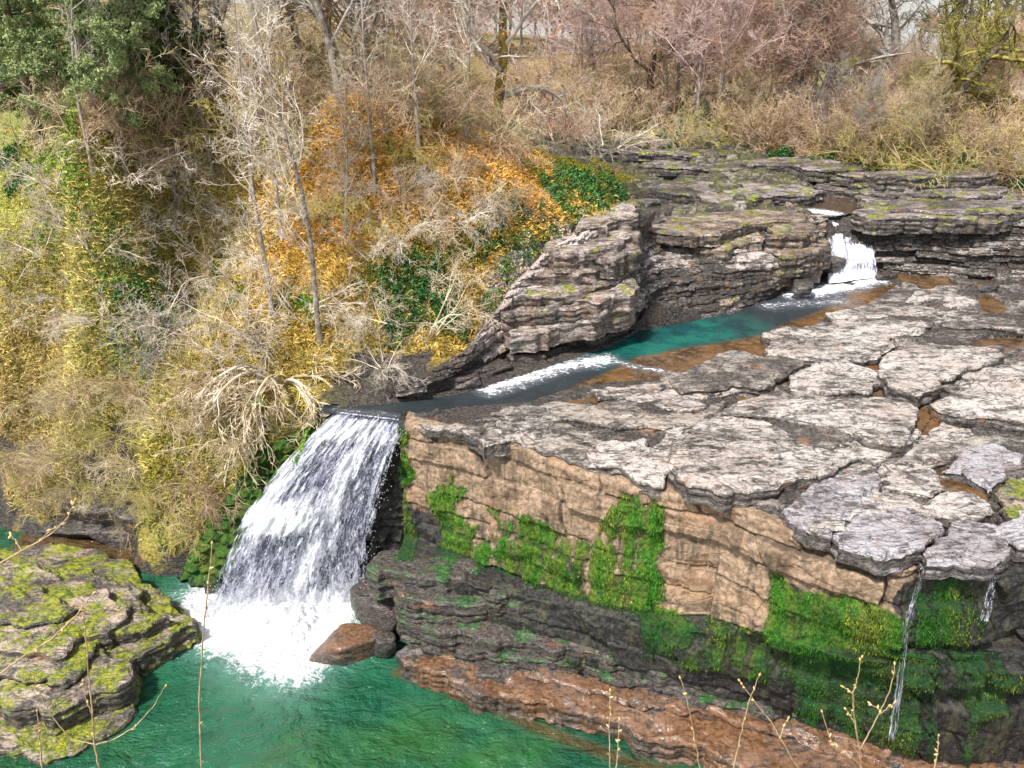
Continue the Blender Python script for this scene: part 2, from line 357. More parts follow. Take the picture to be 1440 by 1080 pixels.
# ------------------------------------------------------------------ the lie of the land: control points px, py, z, veg, pale, wet
CP = [
 # bank left of the falls
 (0,720,.2,.1,.2,.6),(40,700,.3,.1,.25,.6),(120,738,.2,.1,.25,.6),(200,760,.2,.1,.2,.6),(300,805,0,.1,.1,.8),(330,745,2.3,.3,.15,.7),(400,680,5,.6,.2,.5),(440,602,7.7,.7,.2,.3),
 (200,705,2.6,.8,.2,.2),(200,620,5,1,.2,0),(300,700,3.4,.75,.2,.2),(300,620,5.5,1,.2,0),(300,520,8,1,.3,0),(100,690,2.0,.6,.2,.2),(100,620,4,1,.2,0),(100,530,6,1,.3,0),(0,620,3.5,1,.2,0),(0,500,6.5,1,.3,0),(0,400,9,1,.3,0),
 (100,450,7.5,1,.3,0),(100,350,10.5,1,.3,0),(100,200,15.3,1,.3,0),(100,100,18.5,1,.3,0),(250,430,9,1,.3,0),(280,330,11.6,1,.3,0),(280,200,15.5,1,.3,0),
 (460,572,8.3,.8,.2,.2),(450,480,9.3,1,.3,0),(450,400,11,1,.3,0),(450,300,13.3,1,.3,0),(450,200,15.8,1,.3,0),(450,120,18,1,.3,0),
 (520,560,8.3,.6,.1,.5),(560,545,8.4,.35,.1,.5),(650,532,8.4,.1,.15,.5),(640,500,8.9,.6,.3,.2),(650,470,9.3,.8,.4,0),(650,400,10.8,.9,.5,0),(650,330,12.6,1,.5,0),(650,230,15,1,.3,0),(650,180,15.8,1,.3,0),
 # promontory rock face
 (720,490,8.6,.1,.3,.3),(700,440,9.8,.15,.85,0),(740,400,10.7,.1,.9,0),(740,330,12.4,.8,.6,0),(720,270,14,1,.3,0),
 (800,462,8.6,.05,.2,.4),(800,430,9.6,.05,.85,0),(800,390,10.6,.05,.85,0),(800,345,11.9,.15,.7,0),(800,290,13,.95,.4,0),(800,230,14.2,1,.3,0),
 (870,450,8.7,.05,.15,.4),(870,405,9.9,.05,.6,0),(880,360,11.2,.1,.6,0),(885,320,12.2,.3,.5,0),(885,275,13,.95,.4,0),(840,250,13.9,1,.3,0),
 # channel and ledge
 (500,572,7.7,0,.2,.9),(560,570,7.7,0,.2,.9),(640,560,7.75,0,.3,.9),(720,545,7.85,0,.4,.7),(770,525,8.0,0,.4,.7),(850,500,8.05,0,.4,.6),(950,478,8.0,0,.4,.6),(1050,450,8.15,0,.4,.6),(1140,420,8.35,0,.4,.6),
 (580,588,8,0,.45,.2),(620,592,8,0,.45,.2),(700,592,8,0,.55,.1),(800,640,8,0,.55,.1),(940,680,8,0,.6,.1),(1085,725,8,0,.62,.1),(1165,755,7.9,0,.65,.2),(1280,790,7.7,0,.6,.5),(1440,770,7.6,0,.55,.5),
 (780,560,8.15,0,.5,.1),(900,560,8.15,0,.62,.1),(1100,600,8.15,0,.66,.1),(1300,640,8.0,0,.7,.7),(1440,660,8,0,.6,.7),(1300,560,8.15,0,.65,.2),(1440,560,8.2,0,.66,.2),(1000,510,8.4,0,.66,.1),(1200,490,8.4,0,.7,.1),(1440,490,8.35,0,.62,.2),(1200,440,8.5,0,.66,.2),(1300,420,8.5,0,.6,.3),(1440,425,8.5,0,.6,.3),
 # outcrop between the upper pool and the upper river
 (900,458,8.5,0,.25,.5),(1000,448,8.5,0,.25,.5),(1080,425,8.6,0,.3,.5),(1150,395,8.7,0,.3,.7),(900,390,9.8,.05,.5,.1),(950,390,9.8,0,.45,.1),(1000,385,9.9,0,.45,.1),(1060,375,10,0,.5,.1),(1120,365,10,0,.45,.2),(1150,345,10.3,0,.4,.4),
 (915,330,11,.1,.5,.1),(1000,340,10.8,0,.5,.1),(1000,310,11.1,.15,.5,.1),(1080,305,11.2,.1,.5,.1),(1145,300,11.0,0,.4,.4),
 (1190,385,8.6,0,.3,.9),(1195,335,10.0,0,.2,.9),(1165,297,10.85,0,.2,.9),
 (1250,378,8.8,0,.3,.5),(1350,382,8.8,0,.35,.5),(1440,388,8.8,0,.35,.4),(1250,335,10.3,0,.35,.2),(1350,335,10.2,0,.4,.2),(1440,340,10.2,0,.4,.2),(1230,296,11.2,0,.4,.2),(1350,292,11.3,0,.4,.1),(1440,295,11.2,0,.4,.1),
 (1180,283,10.8,0,.3,.7),(960,292,10.8,0,.3,.7),(910,285,10.8,0,.3,.7),(1000,265,11.5,.05,.4,.2),(1100,262,11.5,.05,.4,.2),
 (930,235,11.3,0,.3,.5),(1000,235,11.8,.05,.4,.2),(1440,272,11.3,.1,.4,.2),(1300,265,11.5,.1,.4,.2),(1200,250,11.6,.1,.4,.2),(1100,236,11.8,.1,.4,.2),(1000,217,12,.1,.4,.2),(930,203,12,.2,.4,.2),(880,210,11.4,.2,.4,.2),(850,195,11.6,.5,.4,.2),
 # far bank
 (1440,225,13,1,.3,0),(1440,180,14.3,1,.3,0),(1440,140,15.2,1,.3,0),(1300,225,12.9,1,.3,0),(1300,180,14.2,1,.3,0),(1200,215,12.9,1,.3,0),(1100,200,12.8,1,.3,0),(1100,175,13.9,1,.3,0),(1000,190,12.6,1,.3,0),(1000,160,14.3,1,.3,0),(930,180,13.2,1,.3,0),
]
CPW = [(-12,21,-2,0,.2,.8),(-18,23,-2,0,.2,.8),(-26,27,-2,0,.2,.8),(-36,30,-1.5,0,.2,.8),(-15,14,-2.5,0,.2,.8),(-30,15,-2.5,0,.2,.8),(-45,40,8,1,.3,0),(-60,35,8,1,.3,0),
 (24,16,7.5,0,.6,.5),(40,20,7.5,0,.6,.4),(32,34,8.8,0,.5,.3),(45,42,12,1,.3,0),(60,45,14,1,.3,0),
 (-40,58,21,1,.3,0),(-60,100,25,1,.3,0),(-20,70,19,1,.3,0),(-6,68,14.6,1,.3,0),(-120,90,25,1,.3,0),(5,95,17,1,.3,0),(12,70,12.6,1,.3,0),(25,85,15.6,1,.3,0),(45,80,15.5,1,.3,0),(60,100,15.7,1,.3,0),(90,80,15.7,1,.3,0),
 (0,180,18,1,.3,0),(60,180,14.5,1,.3,0),(130,180,12,1,.3,0),(90,120,15.2,1,.3,0),(-150,250,30,1,.3,0),(0,420,8,1,.3,0),(200,420,-6,1,.3,0),(-300,420,30,1,.3,0),(300,200,10,1,.3,0)]
cpx = np.array(CP, float); X0, Y0 = U(cpx[:, 0], cpx[:, 1], cpx[:, 2])
ctrl = np.vstack([np.c_[X0, Y0, cpx[:, 2:]], np.array(CPW, float)])
def kern(d): return np.sqrt(d * d + 1.0)
def rbf_fit(xy, v, lam):
    d = np.hypot(*(xy[:, None] - xy[None]).transpose(2, 0, 1)); n = len(xy)
    A = np.zeros((n + 3, n + 3)); A[:n, :n] = kern(d) - lam * np.eye(n); A[:n, n] = 1; A[:n, n + 1:] = xy; A[n, :n] = 1; A[n + 1:, :n] = xy.T
    return np.linalg.solve(A, np.vstack([v, np.zeros((3, v.shape[1]))]))
CXY = ctrl[:, :2]; CW = rbf_fit(CXY, ctrl[:, 2:], .15)
def land(x, y, k=None):
    """smooth height, veg, pale, wet at plan points"""
    sh = np.shape(x); x = np.ravel(x); y = np.ravel(y); out = np.empty((len(x), 4 if k is None else 1))
    W = CW if k is None else CW[:, k:k + 1]
    for i in range(0, len(x), 40000):
        xx, yy = x[i:i + 40000], y[i:i + 40000]
        B = kern(np.hypot(xx[:, None] - CXY[:, 0], yy[:, None] - CXY[:, 1]))
        out[i:i + 40000] = B @ W[:-3] + W[-3] + xx[:, None] * W[-2] + yy[:, None] * W[-1]
    return [out[:, j].reshape(sh) for j in range(out.shape[1])] if k is None else out[:, 0].reshape(sh)
def hit(px, py):
    """where a sight line meets the land"""
    px = np.atleast_1d(np.asarray(px, float)); py = np.atleast_1d(np.asarray(py, float))
    dx, dy, dz = ray(px, py); out = []
    j = np.clip(np.round(np.interp(dx / dy, us, np.arange(len(us)))).astype(int), 0, len(us) - 1)
    r = np.searchsorted(yv, 19)
    for a in range(0, len(px), 4000):
        k = slice(a, a + 4000); Hc = HS[r:, j[k]].T; Z = CAMZ + (dz[k] / dy[k])[:, None] * yv[None, r:]
        g = Z - Hc; m = g < 0; i = np.where(m.any(1), np.maximum(np.argmax(m, 1), 1), Hc.shape[1] - 1); q = np.arange(len(i))
        f = np.clip(g[q, i - 1] / (g[q, i - 1] - g[q, i] + 1e-9), 0, 1); Y = yv[r + i - 1] + (yv[r + i] - yv[r + i - 1]) * f
        out.append(np.c_[dx[k] / dy[k] * Y, Y, Hc[q, i - 1] * (1 - f) + Hc[q, i] * f])
    return np.concatenate(out)
us = np.concatenate([np.linspace(-1.25, -.74, 60)[:-1], np.linspace(-.74, .74, 780), np.linspace(.74, 1.25, 60)[1:]])
yv = [15.5]
while yv[-1] < 2600: yv.append(yv[-1] + (.042 + max(0, yv[-1] - 15) * .0016 if yv[-1] < 48 else (yv[-1] - 40) * .012))
yv = np.array(yv)
GX = yv[:, None] * us[None]; GY = np.broadcast_to(yv[:, None], GX.shape).copy()
_c = np.minimum(1, 400 / GY); LAND = land(GX * _c, GY * _c); LAND[0] = LAND[0] - np.clip(GY - 400, 0, 1e9) * .066; HS = LAND[0]

# cliff lines, px -> py (top edge, foot of tan face, outer edge of the step, foot of the dark face)
def line(pts):
    a = np.array(pts, float); return lambda p: np.interp(p, a[:, 0], a[:, 1])
EDGE = [(540,588),(575,592),(660,612),(735,632),(800,655),(855,675),(940,692),(1010,706),(1085,735),(1165,765),(1220,790),(1275,808),(1300,800),(1395,808),(1440,795),(1560,800),(1950,850)]
eT = line(EDGE)
ex = np.array([p for p, _ in EDGE]); ey = np.array([q for _, q in EDGE])
zT = lambda p: np.interp(p, [540, 1085, 1165, 1275, 1440, 1560], [8, 8, 7.9, 7.65, 7.6, 7.5])
EX, EY = U(ex, ey, zT(ex))
lipL = np.array(U(462, 578, 8.0)); baseL = np.array(U(305, 846, 0))
CUT = [tuple(lipL)] + list(zip(EX, EY)) + [(60, 14), (60, -10), (-11, -10), tuple(baseL)]

# pools cut into the rock: outline in the photo, water level z, depth
def zc(ox, oy, s, pts): return [(ox + a / s, oy + b / s) for a, b in pts]
Z6 = lambda *p: zc(960, 360, 3, p)
Z9 = lambda *p: zc(1140, 560, 4.8, p)
CH = [(470,574),(575,586),(640,574),(745,566),(800,545),(870,532),(960,529),(1020,520),(1105,500),(1100,482),(1150,452),(1200,440),(1260,400),(1240,378),(1160,378),(1120,398),(1080,420),(1030,440),(900,466),(855,488),(760,520),(700,540),(640,555),(560,566)]
chz = [7.95,7.95,7.95,7.98,8.1,8.2,8.22,8.25,8.28,8.3,8.35,8.4,8.6,8.65,8.65,8.5,8.4,8.3,8.2,8.2,8.1,8.0,7.97,7.95]
CHXY = np.c_[U([p for p, _ in CH], [q for _, q in CH], chz)]
def chan_z(y): return np.interp(y, [23, 24.5, 26, 27, 29, 31.5, 35, 38, 40], [7.93, 7.95, 7.99, 8.08, 8.2, 8.24, 8.36, 8.5, 8.64])
PUD = [(Z6((520,690),(700,700),(720,745),(560,720)),8.15),(Z6((230,600),(440,600),(430,615),(240,620)),8.2),(Z6((1000,640),(1060,650),(1010,720),(960,790),(930,800)),8.1),(Z6((770,460),(880,390),(900,420),(850,480),(800,490)),8.22),(Z6((1060,570),(1340,430),(1440,400),(1440,345),(1300,350),(1180,375),(1350,400),(1330,450),(1090,530)),8.24),
 (Z6((860,80),(1060,60),(1300,100),(1330,130),(1020,140)),8.5),(Z6((1240,180),(1300,165),(1370,220),(1350,250),(1270,240)),8.4),(Z6((1080,285),(1240,310),(1200,325),(1140,320)),8.36),
 (Z6((330,550),(400,500),(460,500),(440,550),(350,560)),8.2),(Z6((740,575),(1000,600),(1060,575),(1040,640),(960,620)),8.14),(Z6((40,600),(140,580),(140,600),(60,615)),8.18),(Z6((60,700),(160,640),(210,620),(170,660)),8.13),
 ([(790,565),(870,560),(900,570),(840,575)],8.05),([(905,562),(960,558),(990,566),(940,572)],8.1),
 (Z9((640,310),(800,150),(880,130),(860,200),(760,300),(720,400)),8.03),(Z9((860,480),(1010,500),(1190,640),(1130,760),(1000,800),(900,700)),7.93),(Z9((380,370),(620,330),(720,400),(600,420),(420,440)),7.95),
 (Z9((330,470),(480,440),(470,480),(400,490)),8.02)]
PUDXY = [(np.c_[U([a for a, _ in p], [b for _, b in p], z)], z + .04) for p, z in PUD]
RIV = [([(898,285),(905,278),(1000,295),(1090,278),(1160,272),(1250,278),(1240,290),(1160,302),(1140,300),(1060,296),(980,304),(900,305)], 11.0),
       ([(900,246),(912,216),(948,212),(962,232),(950,246)], 11.6)]
RIVXY = [(np.c_[U([a for a, _ in p], [b for _, b in p], z)], z) for p, z in RIV]

FACE1 = [(556,540,8.55,552,8.25,566,7.7),(600,528,8.75,545,8.35,562,7.7),(650,500,9.2,520,8.6,553,7.7),(690,450,9.8,482,8.9,535,7.75),(720,402,10.9,470,9.0,520,7.85),(770,352,12.0,458,9.1,504,8.0),(820,325,12.5,450,9.1,490,8.05),(870,302,12.7,434,9.4,476,8.1),(893,315,12.3,428,9.5,468,8.1),
   (905,345,11.0,400,9.8,464,8.1),(930,322,11.15,385,9.9,458,8.1),(1000,312,11.2,378,9.9,449,8.15),(1080,305,11.2,372,9.9,428,8.2),(1120,302,11.15,365,9.8,404,8.3),(1158,302,11.0,350,9.9,388,8.4)]
FACE2 = [(1226,300,11.1,340,10.0,384,8.5),(1300,298,11.2,340,10.0,384,8.6),(1360,300,11.2,345,10.0,388,8.6),(1440,305,11.1,350,9.9,393,8.6),(1560,310,11.1,355,9.9,400,8.6)]
def face_poly(spec):
    a = np.array(spec, float); return np.vstack([np.c_[U(a[:, 0], a[:, 1], a[:, 2])] + np.array([0, .35]), np.c_[U(a[:, 0], a[:, 5], a[:, 6])][::-1] + np.array([0, -.1])])

# vegetation colours by place: px, py, radius m, colour
TINT = [(650,250,6,(.52,.25,.04)),(450,290,4,(.48,.27,.04)),(380,340,3,(.44,.28,.035)),(560,240,3.5,(.40,.17,.04)),(750,260,3.5,(.32,.20,.03)),(840,245,3,(.22,.22,.02)),(250,240,3,(.44,.31,.035)),
 (300,640,4,(.27,.23,.03)),(370,700,2.5,(.13,.20,.015)),(150,650,5,(.30,.26,.06)),(60,560,4,(.25,.17,.07)),(60,250,5,(.27,.28,.05)),(200,440,3,(.13,.19,.03)),(560,420,3,(.16,.22,.03)),(640,360,2.5,(.25,.24,.04)),
 (480,480,3,(.22,.17,.06)),(530,510,2,(.24,.19,.06)),(100,350,5,(.32,.28,.12)),(300,160,6,(.32,.28,.10)),(40,200,5,(.17,.24,.04)),(120,260,4,(.20,.22,.04)),(200,320,3,(.30,.26,.10)),(1330,170,6,(.20,.19,.05)),(1150,190,7,(.22,.17,.07)),(1000,180,6,(.15,.16,.05)),(1400,220,5,(.26,.19,.06)),(1290,215,4,(.12,.16,.04))]
TXY = hit([t[0] for t in TINT], [t[1] for t in TINT])
def vegtint(x, y):
    w = np.full(np.shape(x), .25)[..., None]; c = w * np.array((.23, .18, .085))
    for t, p in zip(TINT, TXY):
        g = np.exp(-((x - p[0]) ** 2 + (y - p[1]) ** 2) / (t[2] ** 2) * 1.2)[..., None]
        w = w + g; c = c + g * np.array(t[3])
    c = c / w
    far = sstep(62, 72, y)[..., None] * sstep(26, 36, x)[..., None]
    c = c * (1 - far) + far * np.array((.20, .24, .07))
    return c * 1.3

# ------------------------------------------------------------------ ground sheet (hillside, rock ledge, river bed, far bank, field) out to the horizon
def land_detail(x, y):
    h, veg, pale, wet = LAND
    veg = np.clip(veg, 0, 1)
    rock = 1 - sstep(.35, .75, veg + .25 * fbm(x * .6, y * .6, 3))
    ledge = 1 - sstep(31, 37, y - .1 * x)            # the flat lower ledge
    up = sstep(34, 38, y)
    steep = np.clip(1 - ledge + sstep(8.5, 9.2, h), 0, 1)
    v1, e1 = vor(x * .55 + .3 * fbm(x * .7, y * .7, 5), y * .75, 3); v2, e2 = vor(x * 1.3, y * 1.9, 9)
    upt = sstep(10.4, 11, h) * sstep(37, 40, y)
    ns = .20 * fbm(x * .25, y * .5, 21) + upt * .75 * fbm(x * .13, y * .38, 91) + steep * (.55 * fbm(x * .3, y * .6, 31) + .6 * (v1 - .5) + .22 * (v2 - .5)) + (1 - steep) * (.10 * (v1 - .5))
    hr = h + ns
    a = terr(hr, x * .6, y, .42, .16, 41); b = terr(hr, x, y, .17, .3, 51)
    hr = np.where(True, hr * .12 + b * (.88 - .5 * steep) + a * .5 * steep, 0)
    hr = hr - steep * .10 * (1 - sstep(0, .07, e2)) - (1 - steep) * .08 * (1 - sstep(0, .05, e1)) + .025 * fbm(x * 4, y * 5, 61)
    hv = h + .28 * fbm(x * .5, y * .5, 71) + .12 * fbm(x * 2, y * 2, 75)
    hh = hr * rock + hv * (1 - rock)
    lz = ledge * rock * (1 - steep)
    return hh, h, veg, np.clip(pale - .30 * lz + .25 * fbm(x * .4, y * .7, 81), 0, 1), np.clip(wet + .45 * lz * sstep(-.1, .2, fbm(x * .5, y * .5, 83)), 0, 1), rock
GZ, G0, veg, pale, wet, rock = land_detail(GX, GY)
# hold the ground under water where the river, the pools and the channel run
def carve(Z, poly, lvl, depth, soft=.25):
    d = sdist(GX, GY, poly) + .12 * fbm(GX * 1.5, GY * 1.5, 5)
    f = sstep(soft, -soft, d)
    return np.where(f > 0, Z * (1 - f) + np.minimum(Z, lvl - depth) * f, Z), d
GZ, dch = carve(GZ, CHXY, chan_z(GY), .25, .2)
GZ = np.where((dch > -.05) & (dch < 3) & (rock > .5), np.maximum(GZ, chan_z(GY) + .03 + .05 * np.clip(dch, 0, 3)), GZ)
for p, z in PUDXY: GZ, _ = carve(GZ, p, z, .09, .12)
for p, z in RIVXY: GZ, _ = carve(GZ, p, z, .15, .2)
for fp in (FACE1, FACE2):
    GZ = GZ - 1.0 * sstep(.12, -.25, sdist(GX, GY, face_poly(fp)))
d = sdist(GX, GY, CUT)
GZ = GZ - np.where(d < .42, np.clip(.42 - d, 0, 3) * 3 * (GX > lipL[0] + .2), 0)
keepv = ~(d < np.where(GX > lipL[0] + .2, .12, .55))
kf = keepv[:-1, :-1] & keepv[1:, :-1] & keepv[:-1, 1:] & keepv[1:, 1:]
tint = vegtint(GX, GY)
moss = np.clip(.42 * sstep(10.5, 11.2, G0) * (GY > 38) + .9 * np.exp(-((GX + 9) ** 2 + (GY - 25.5) ** 2) / 6) , 0, 1)
Vg = np.c_[GX.ravel(), GY.ravel(), GZ.ravel()]
Fg = gridfaces(*GX.shape, kf)
Vg, Fg, a1, a2, a3, a4, a5 = compact(Vg, Fg, veg.ravel(), pale.ravel(), wet.ravel(), moss.ravel(), tint.reshape(-1, 3))
struct(link('ground', mesh('ground', Vg, Fg, M_ground, dict(veg=a1, pale=a2, wet=a3, moss=a4), True, a5)))
def gz(x, y):
    """height of the finished ground under plan points (nearest grid sample)"""
    x = np.atleast_1d(x); y = np.atleast_1d(y)
    i = np.clip(np.searchsorted(yv, y), 1, len(yv) - 1); j = np.clip(np.searchsorted(us, x / y), 1, len(us) - 1)
    return GZ[i, j]

# ------------------------------------------------------------------ cliff under the ledge
eB = line([(540,745),(590,742),(640,778),(740,818),(840,838),(930,862),(1085,880),(1180,872),(1290,862),(1440,860),(1560,860)])
eS = line([(540,775),(600,790),(640,812),(740,842),(860,866),(960,888),(1085,894),(1180,884),(1290,874),(1440,872),(1560,872)])
eF = line([(540,852),(600,880),(740,930),(860,962),(960,985),(1100,1012),(1250,1045),(1440,1080),(1560,1100),(1950,1130)])
ps = np.concatenate([np.linspace(561, 1480, 830), np.linspace(1482, 1940, 120)])
def row(py, z): return np.c_[U(ps, py, z), z * np.ones_like(ps)] if np.ndim(z) == 0 else np.c_[np.array(U(ps, py, z)).T, z]
def rw(py, z):
    z = z * np.ones_like(ps); x, y = U(ps, py, z); return np.c_[x, y, z]
zB = np.interp(ps, [540, 740, 940, 1085, 1180, 1290, 1440], [3.5, 3.05, 3.6, 4.3, 4.6, 5.2, 5.2])
rT = rw(eT(ps), zT(ps)); rB = rw(eB(ps), zB); rS = rw(eS(ps), zB - .12); rF = rw(eF(ps), .75)
# keep the faces near vertical
rB[:, :2] = np.where((rB[:, 1] > rT[:, 1] - .05)[:, None], rT[:, :2] - np.array([0, .05]), rB[:, :2])
rS[:, 1] = np.minimum(rS[:, 1], rB[:, 1] - .1); rF[:, 1] = np.minimum(rF[:, 1], rS[:, 1] + .25)
back = rT + np.array([0, .9, -.06]); back2 = rT + np.array([0, .25, .02])
low = rF + np.array([0, -.05, -1.2])
def seg(a, b, n, last=False):
    t = np.linspace(0, 1, n, endpoint=last)[:, None, None]; return a[None] * (1 - t) + b[None] * t
rows = np.concatenate([seg(back, back2, 5), seg(back2, rT, 4), seg(rT, rB, 90), seg(rB, rS, 14), seg(rS, rF, 60), seg(rF, low, 8, True)])
nr = len(rows); k0 = 9; k1 = 99; k2 = 113; k3 = 173
arc = np.concatenate([[0], np.cumsum(np.hypot(*np.diff(rT[:, :2], axis=0).T))])
S = np.broadcast_to(arc[None], (nr, len(ps))); Zr = rows[..., 2]
tg = np.gradient(rT[:, :2], axis=0); tg /= np.linalg.norm(tg, axis=1)[:, None]; nrm = np.c_[tg[:, 1], -tg[:, 0]]
k_ = np.ones(41) / 41; nrm = np.c_[np.convolve(np.pad(nrm[:, 0], 20, 'edge'), k_, 'valid'), np.convolve(np.pad(nrm[:, 1], 20, 'edge'), k_, 'valid')]
face = np.zeros(nr); face[k0 - 1:] = 1; face = face[:, None]
Zw = Zr + .10 * fbm(S * .5, Zr * .5, 3)
cell, edge = vor(S * .55, Zw * .6, 4); cell2, edge2 = vor(S * 1.6, Zw * 1.8, 7)
seamz = np.array([7.55, 6.55, 5.2, 4.15, 2.2, 1.5])
sd_ = np.min(np.abs(Zw[..., None] - .04 * S[..., None] * 0 - seamz - .12 * fbm(S * .35, S * 0 + 3, 8)[..., None]), -1)
seam = (1 - sstep(.012, .035, sd_)) * sstep(-.15, .1, perlin(S * .35, Zw * .8, 119))
joint = (1 - sstep(.02, .06, edge)) * sstep(.55, .7, perlin(S * .3, Zw * .4, 19) + .5)
lay = perlin(S * .06, np.floor(Zw / .9) * 7.7 + .5, 12) * .35
bedz = np.array([-9., .9, 1.55, 2.25, 3.2, 4.05, 4.75, 5.5, 6.62, 7.45, 9.])
Zb = Zr + .16 * fbm(S * .22, S * 0 + 1.5, 8) + .03 * fbm(S * 2., Zr, 18)
bi = np.searchsorted(bedz, Zb.ravel()).reshape(Zb.shape) - 1; fz = np.minimum(Zb - bedz[bi], bedz[np.minimum(bi + 1, 10)] - Zb)
blk = S * .33 + 2.7 * _h(bi, bi * 0, 5) + .10 * perlin(S * .5, Zr * 1.1, 401) + .12 * (Zr - 5); fb_ = blk - np.floor(blk); bo = _h(bi, np.floor(blk), 6)
seam = (1 - sstep(.02, .055, fz)) * sstep(-.35, .0, perlin(S * .22, bi * 3.3, 119) - .12); joint = (1 - sstep(.008, .022, np.minimum(fb_, 1 - fb_))) * (_h(bi, np.floor(blk + .5), 61) > .45)
blk2 = S * 1.3 + 5 * _h(bi, bi * 0, 15); bo2 = _h(bi, np.floor(blk2), 16)
disp = face * (.30 * (bo - .5) + .05 * (bo2 - .5) + .14 * fbm(S * .9, Zr * 1.2, 402) + .16 * (_h(bi, bi * 0, 9) - .5) + .10 * fbm(S * .5, Zr * .7, 11) + .05 * fbm(S * 3, Zw * 2.4, 13) + .06 * fbm(S * 2.6, Zw * .5, 123) + .03 * fbm(S * 7, Zw * 5, 124) + .05 * (cell2 - .5) - .10 * seam - .10 * joint)
disp = disp * sstep(0, 6, np.arange(nr) - k0 + 3)[:, None]
disp[k2:k3] += (.1 * np.abs(fbm(S * .35, Zw * .5, 15)) + .16 * np.round(2 * perlin(S * .45, S * 0, 77)))[k2:k3]
# rounded mossy cushions
pxg = ps[None] + 34 * fbm(S * .55, Zw * .7, 201) + 12 * fbm(S * 2.2, Zw * 2, 202)
def band(p0, p1, soft=14):
    soft = soft * 1.7
    return sstep(p0 - soft, p0 + soft, pxg) * (1 - sstep(p1 - soft, p1 + soft, pxg))
tt = np.clip((np.arange(nr) - k0) / (k1 - k0), 0, 1)[:, None] + .16 * fbm(S * .8, Zw * .5, 203) * (np.arange(nr) > k0 + 2)[:, None]   # 0 at the top edge, 1 at the foot of the tan face
lowr = (np.arange(nr) >= k1 - 2)[:, None] * np.ones_like(pxg)
mst = .75 * fbm(S * 2.6, Zw * .22, 301) + .45 * fbm(S * 1.1, Zw * 1.1, 302)
mo = np.zeros_like(pxg); tann = (np.arange(nr) < k1 + 3)[:, None] * 1.
mo = np.maximum(mo, band(540, 578, 5) * sstep(.02, .1, tt))
mo = np.maximum(mo, band(612, 650, 6) * sstep(.30, .45, tt) * .95 * tann)
mo = np.maximum(mo, band(640, 742, 20) * sstep(.72, .88, tt) * .85 * tann)
mo = np.maximum(mo, band(742, 775, 8) * sstep(.42, .55, tt) * .9 * tann)
mo = np.maximum(mo, band(690, 880, 25) * sstep(.38, .58, tt) * .74 * tann)
mo = np.maximum(mo, band(866, 944, 9) * sstep(.0, .10, tt) * .92 * tann)
mo = np.maximum(mo, band(870, 1000, 15) * sstep(.90, 1.0, tt) * .8 * (np.arange(nr) < k2 + 10)[:, None])
mo = np.maximum(mo, band(1095, 1290, 14) * sstep(.30, .48, tt + .18 * perlin(S * .8, S * 0 + 2, 5)) * .9 * (np.arange(nr) < k2 + 22)[:, None])
mo = np.maximum(mo, band(1095, 1290, 14) * lowr * .85 * (np.arange(nr) < k3 - 5)[:, None])
mo = np.maximum(mo, band(700, 1100, 60) * ((np.arange(nr) > k3 - 16) & (np.arange(nr) < k3 + 3))[:, None] * .42)
mo = np.maximum(mo, band(880, 1100, 30) * lowr * .58 * (np.arange(nr) < k2 + 30)[:, None])
mo = np.maximum(mo, band(1300, 1400, 12) * sstep(.02, .2, tt) * .72 * (np.arange(nr) < k2 + 30)[:, None]); mo = np.maximum(mo, band(1290, 1420, 12) * lowr * .45)
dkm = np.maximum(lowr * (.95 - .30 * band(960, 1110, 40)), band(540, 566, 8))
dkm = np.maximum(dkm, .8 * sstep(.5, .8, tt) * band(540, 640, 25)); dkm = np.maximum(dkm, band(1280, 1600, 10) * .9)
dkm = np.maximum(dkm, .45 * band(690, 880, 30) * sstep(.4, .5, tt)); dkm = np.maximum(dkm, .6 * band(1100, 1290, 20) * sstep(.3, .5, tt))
fade = 1 - (.75 - .45 * band(1095, 1420, 20)) * np.clip((np.arange(nr) - k2) / (k3 - k2), 0, 1)[:, None]
mo = np.clip(mo * fade + mst * sstep(.05, .5, mo) - .04, 0, 1)
disp += .07 * sstep(.4, .6, mo + .55 * fbm(S * 2.2, Zw * .6, 33)) * face * (.6 + .8 * np.abs(fbm(S * 2.5, Zw * 1.2, 34)))
CV = rows.copy(); CV[..., 0] += nrm[:, 0] * disp; CV[..., 1] += nrm[:, 1] * disp
CV[..., 2] += np.where(np.arange(nr)[:, None] < k0, .05 * fbm(CV[..., 0] * 1.5, CV[..., 1] * 1.5, 3), 0)
CV[k0:, :, 2] += .05 * fbm(S * 1.2, Zr, 17)[k0:]
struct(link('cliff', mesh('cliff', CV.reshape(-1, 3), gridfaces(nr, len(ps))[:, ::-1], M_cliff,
      dict(moss=mo.ravel(), dark=dkm.ravel(), seam=(np.maximum(seam * (tt > .02), joint) * face * .8).ravel()))))

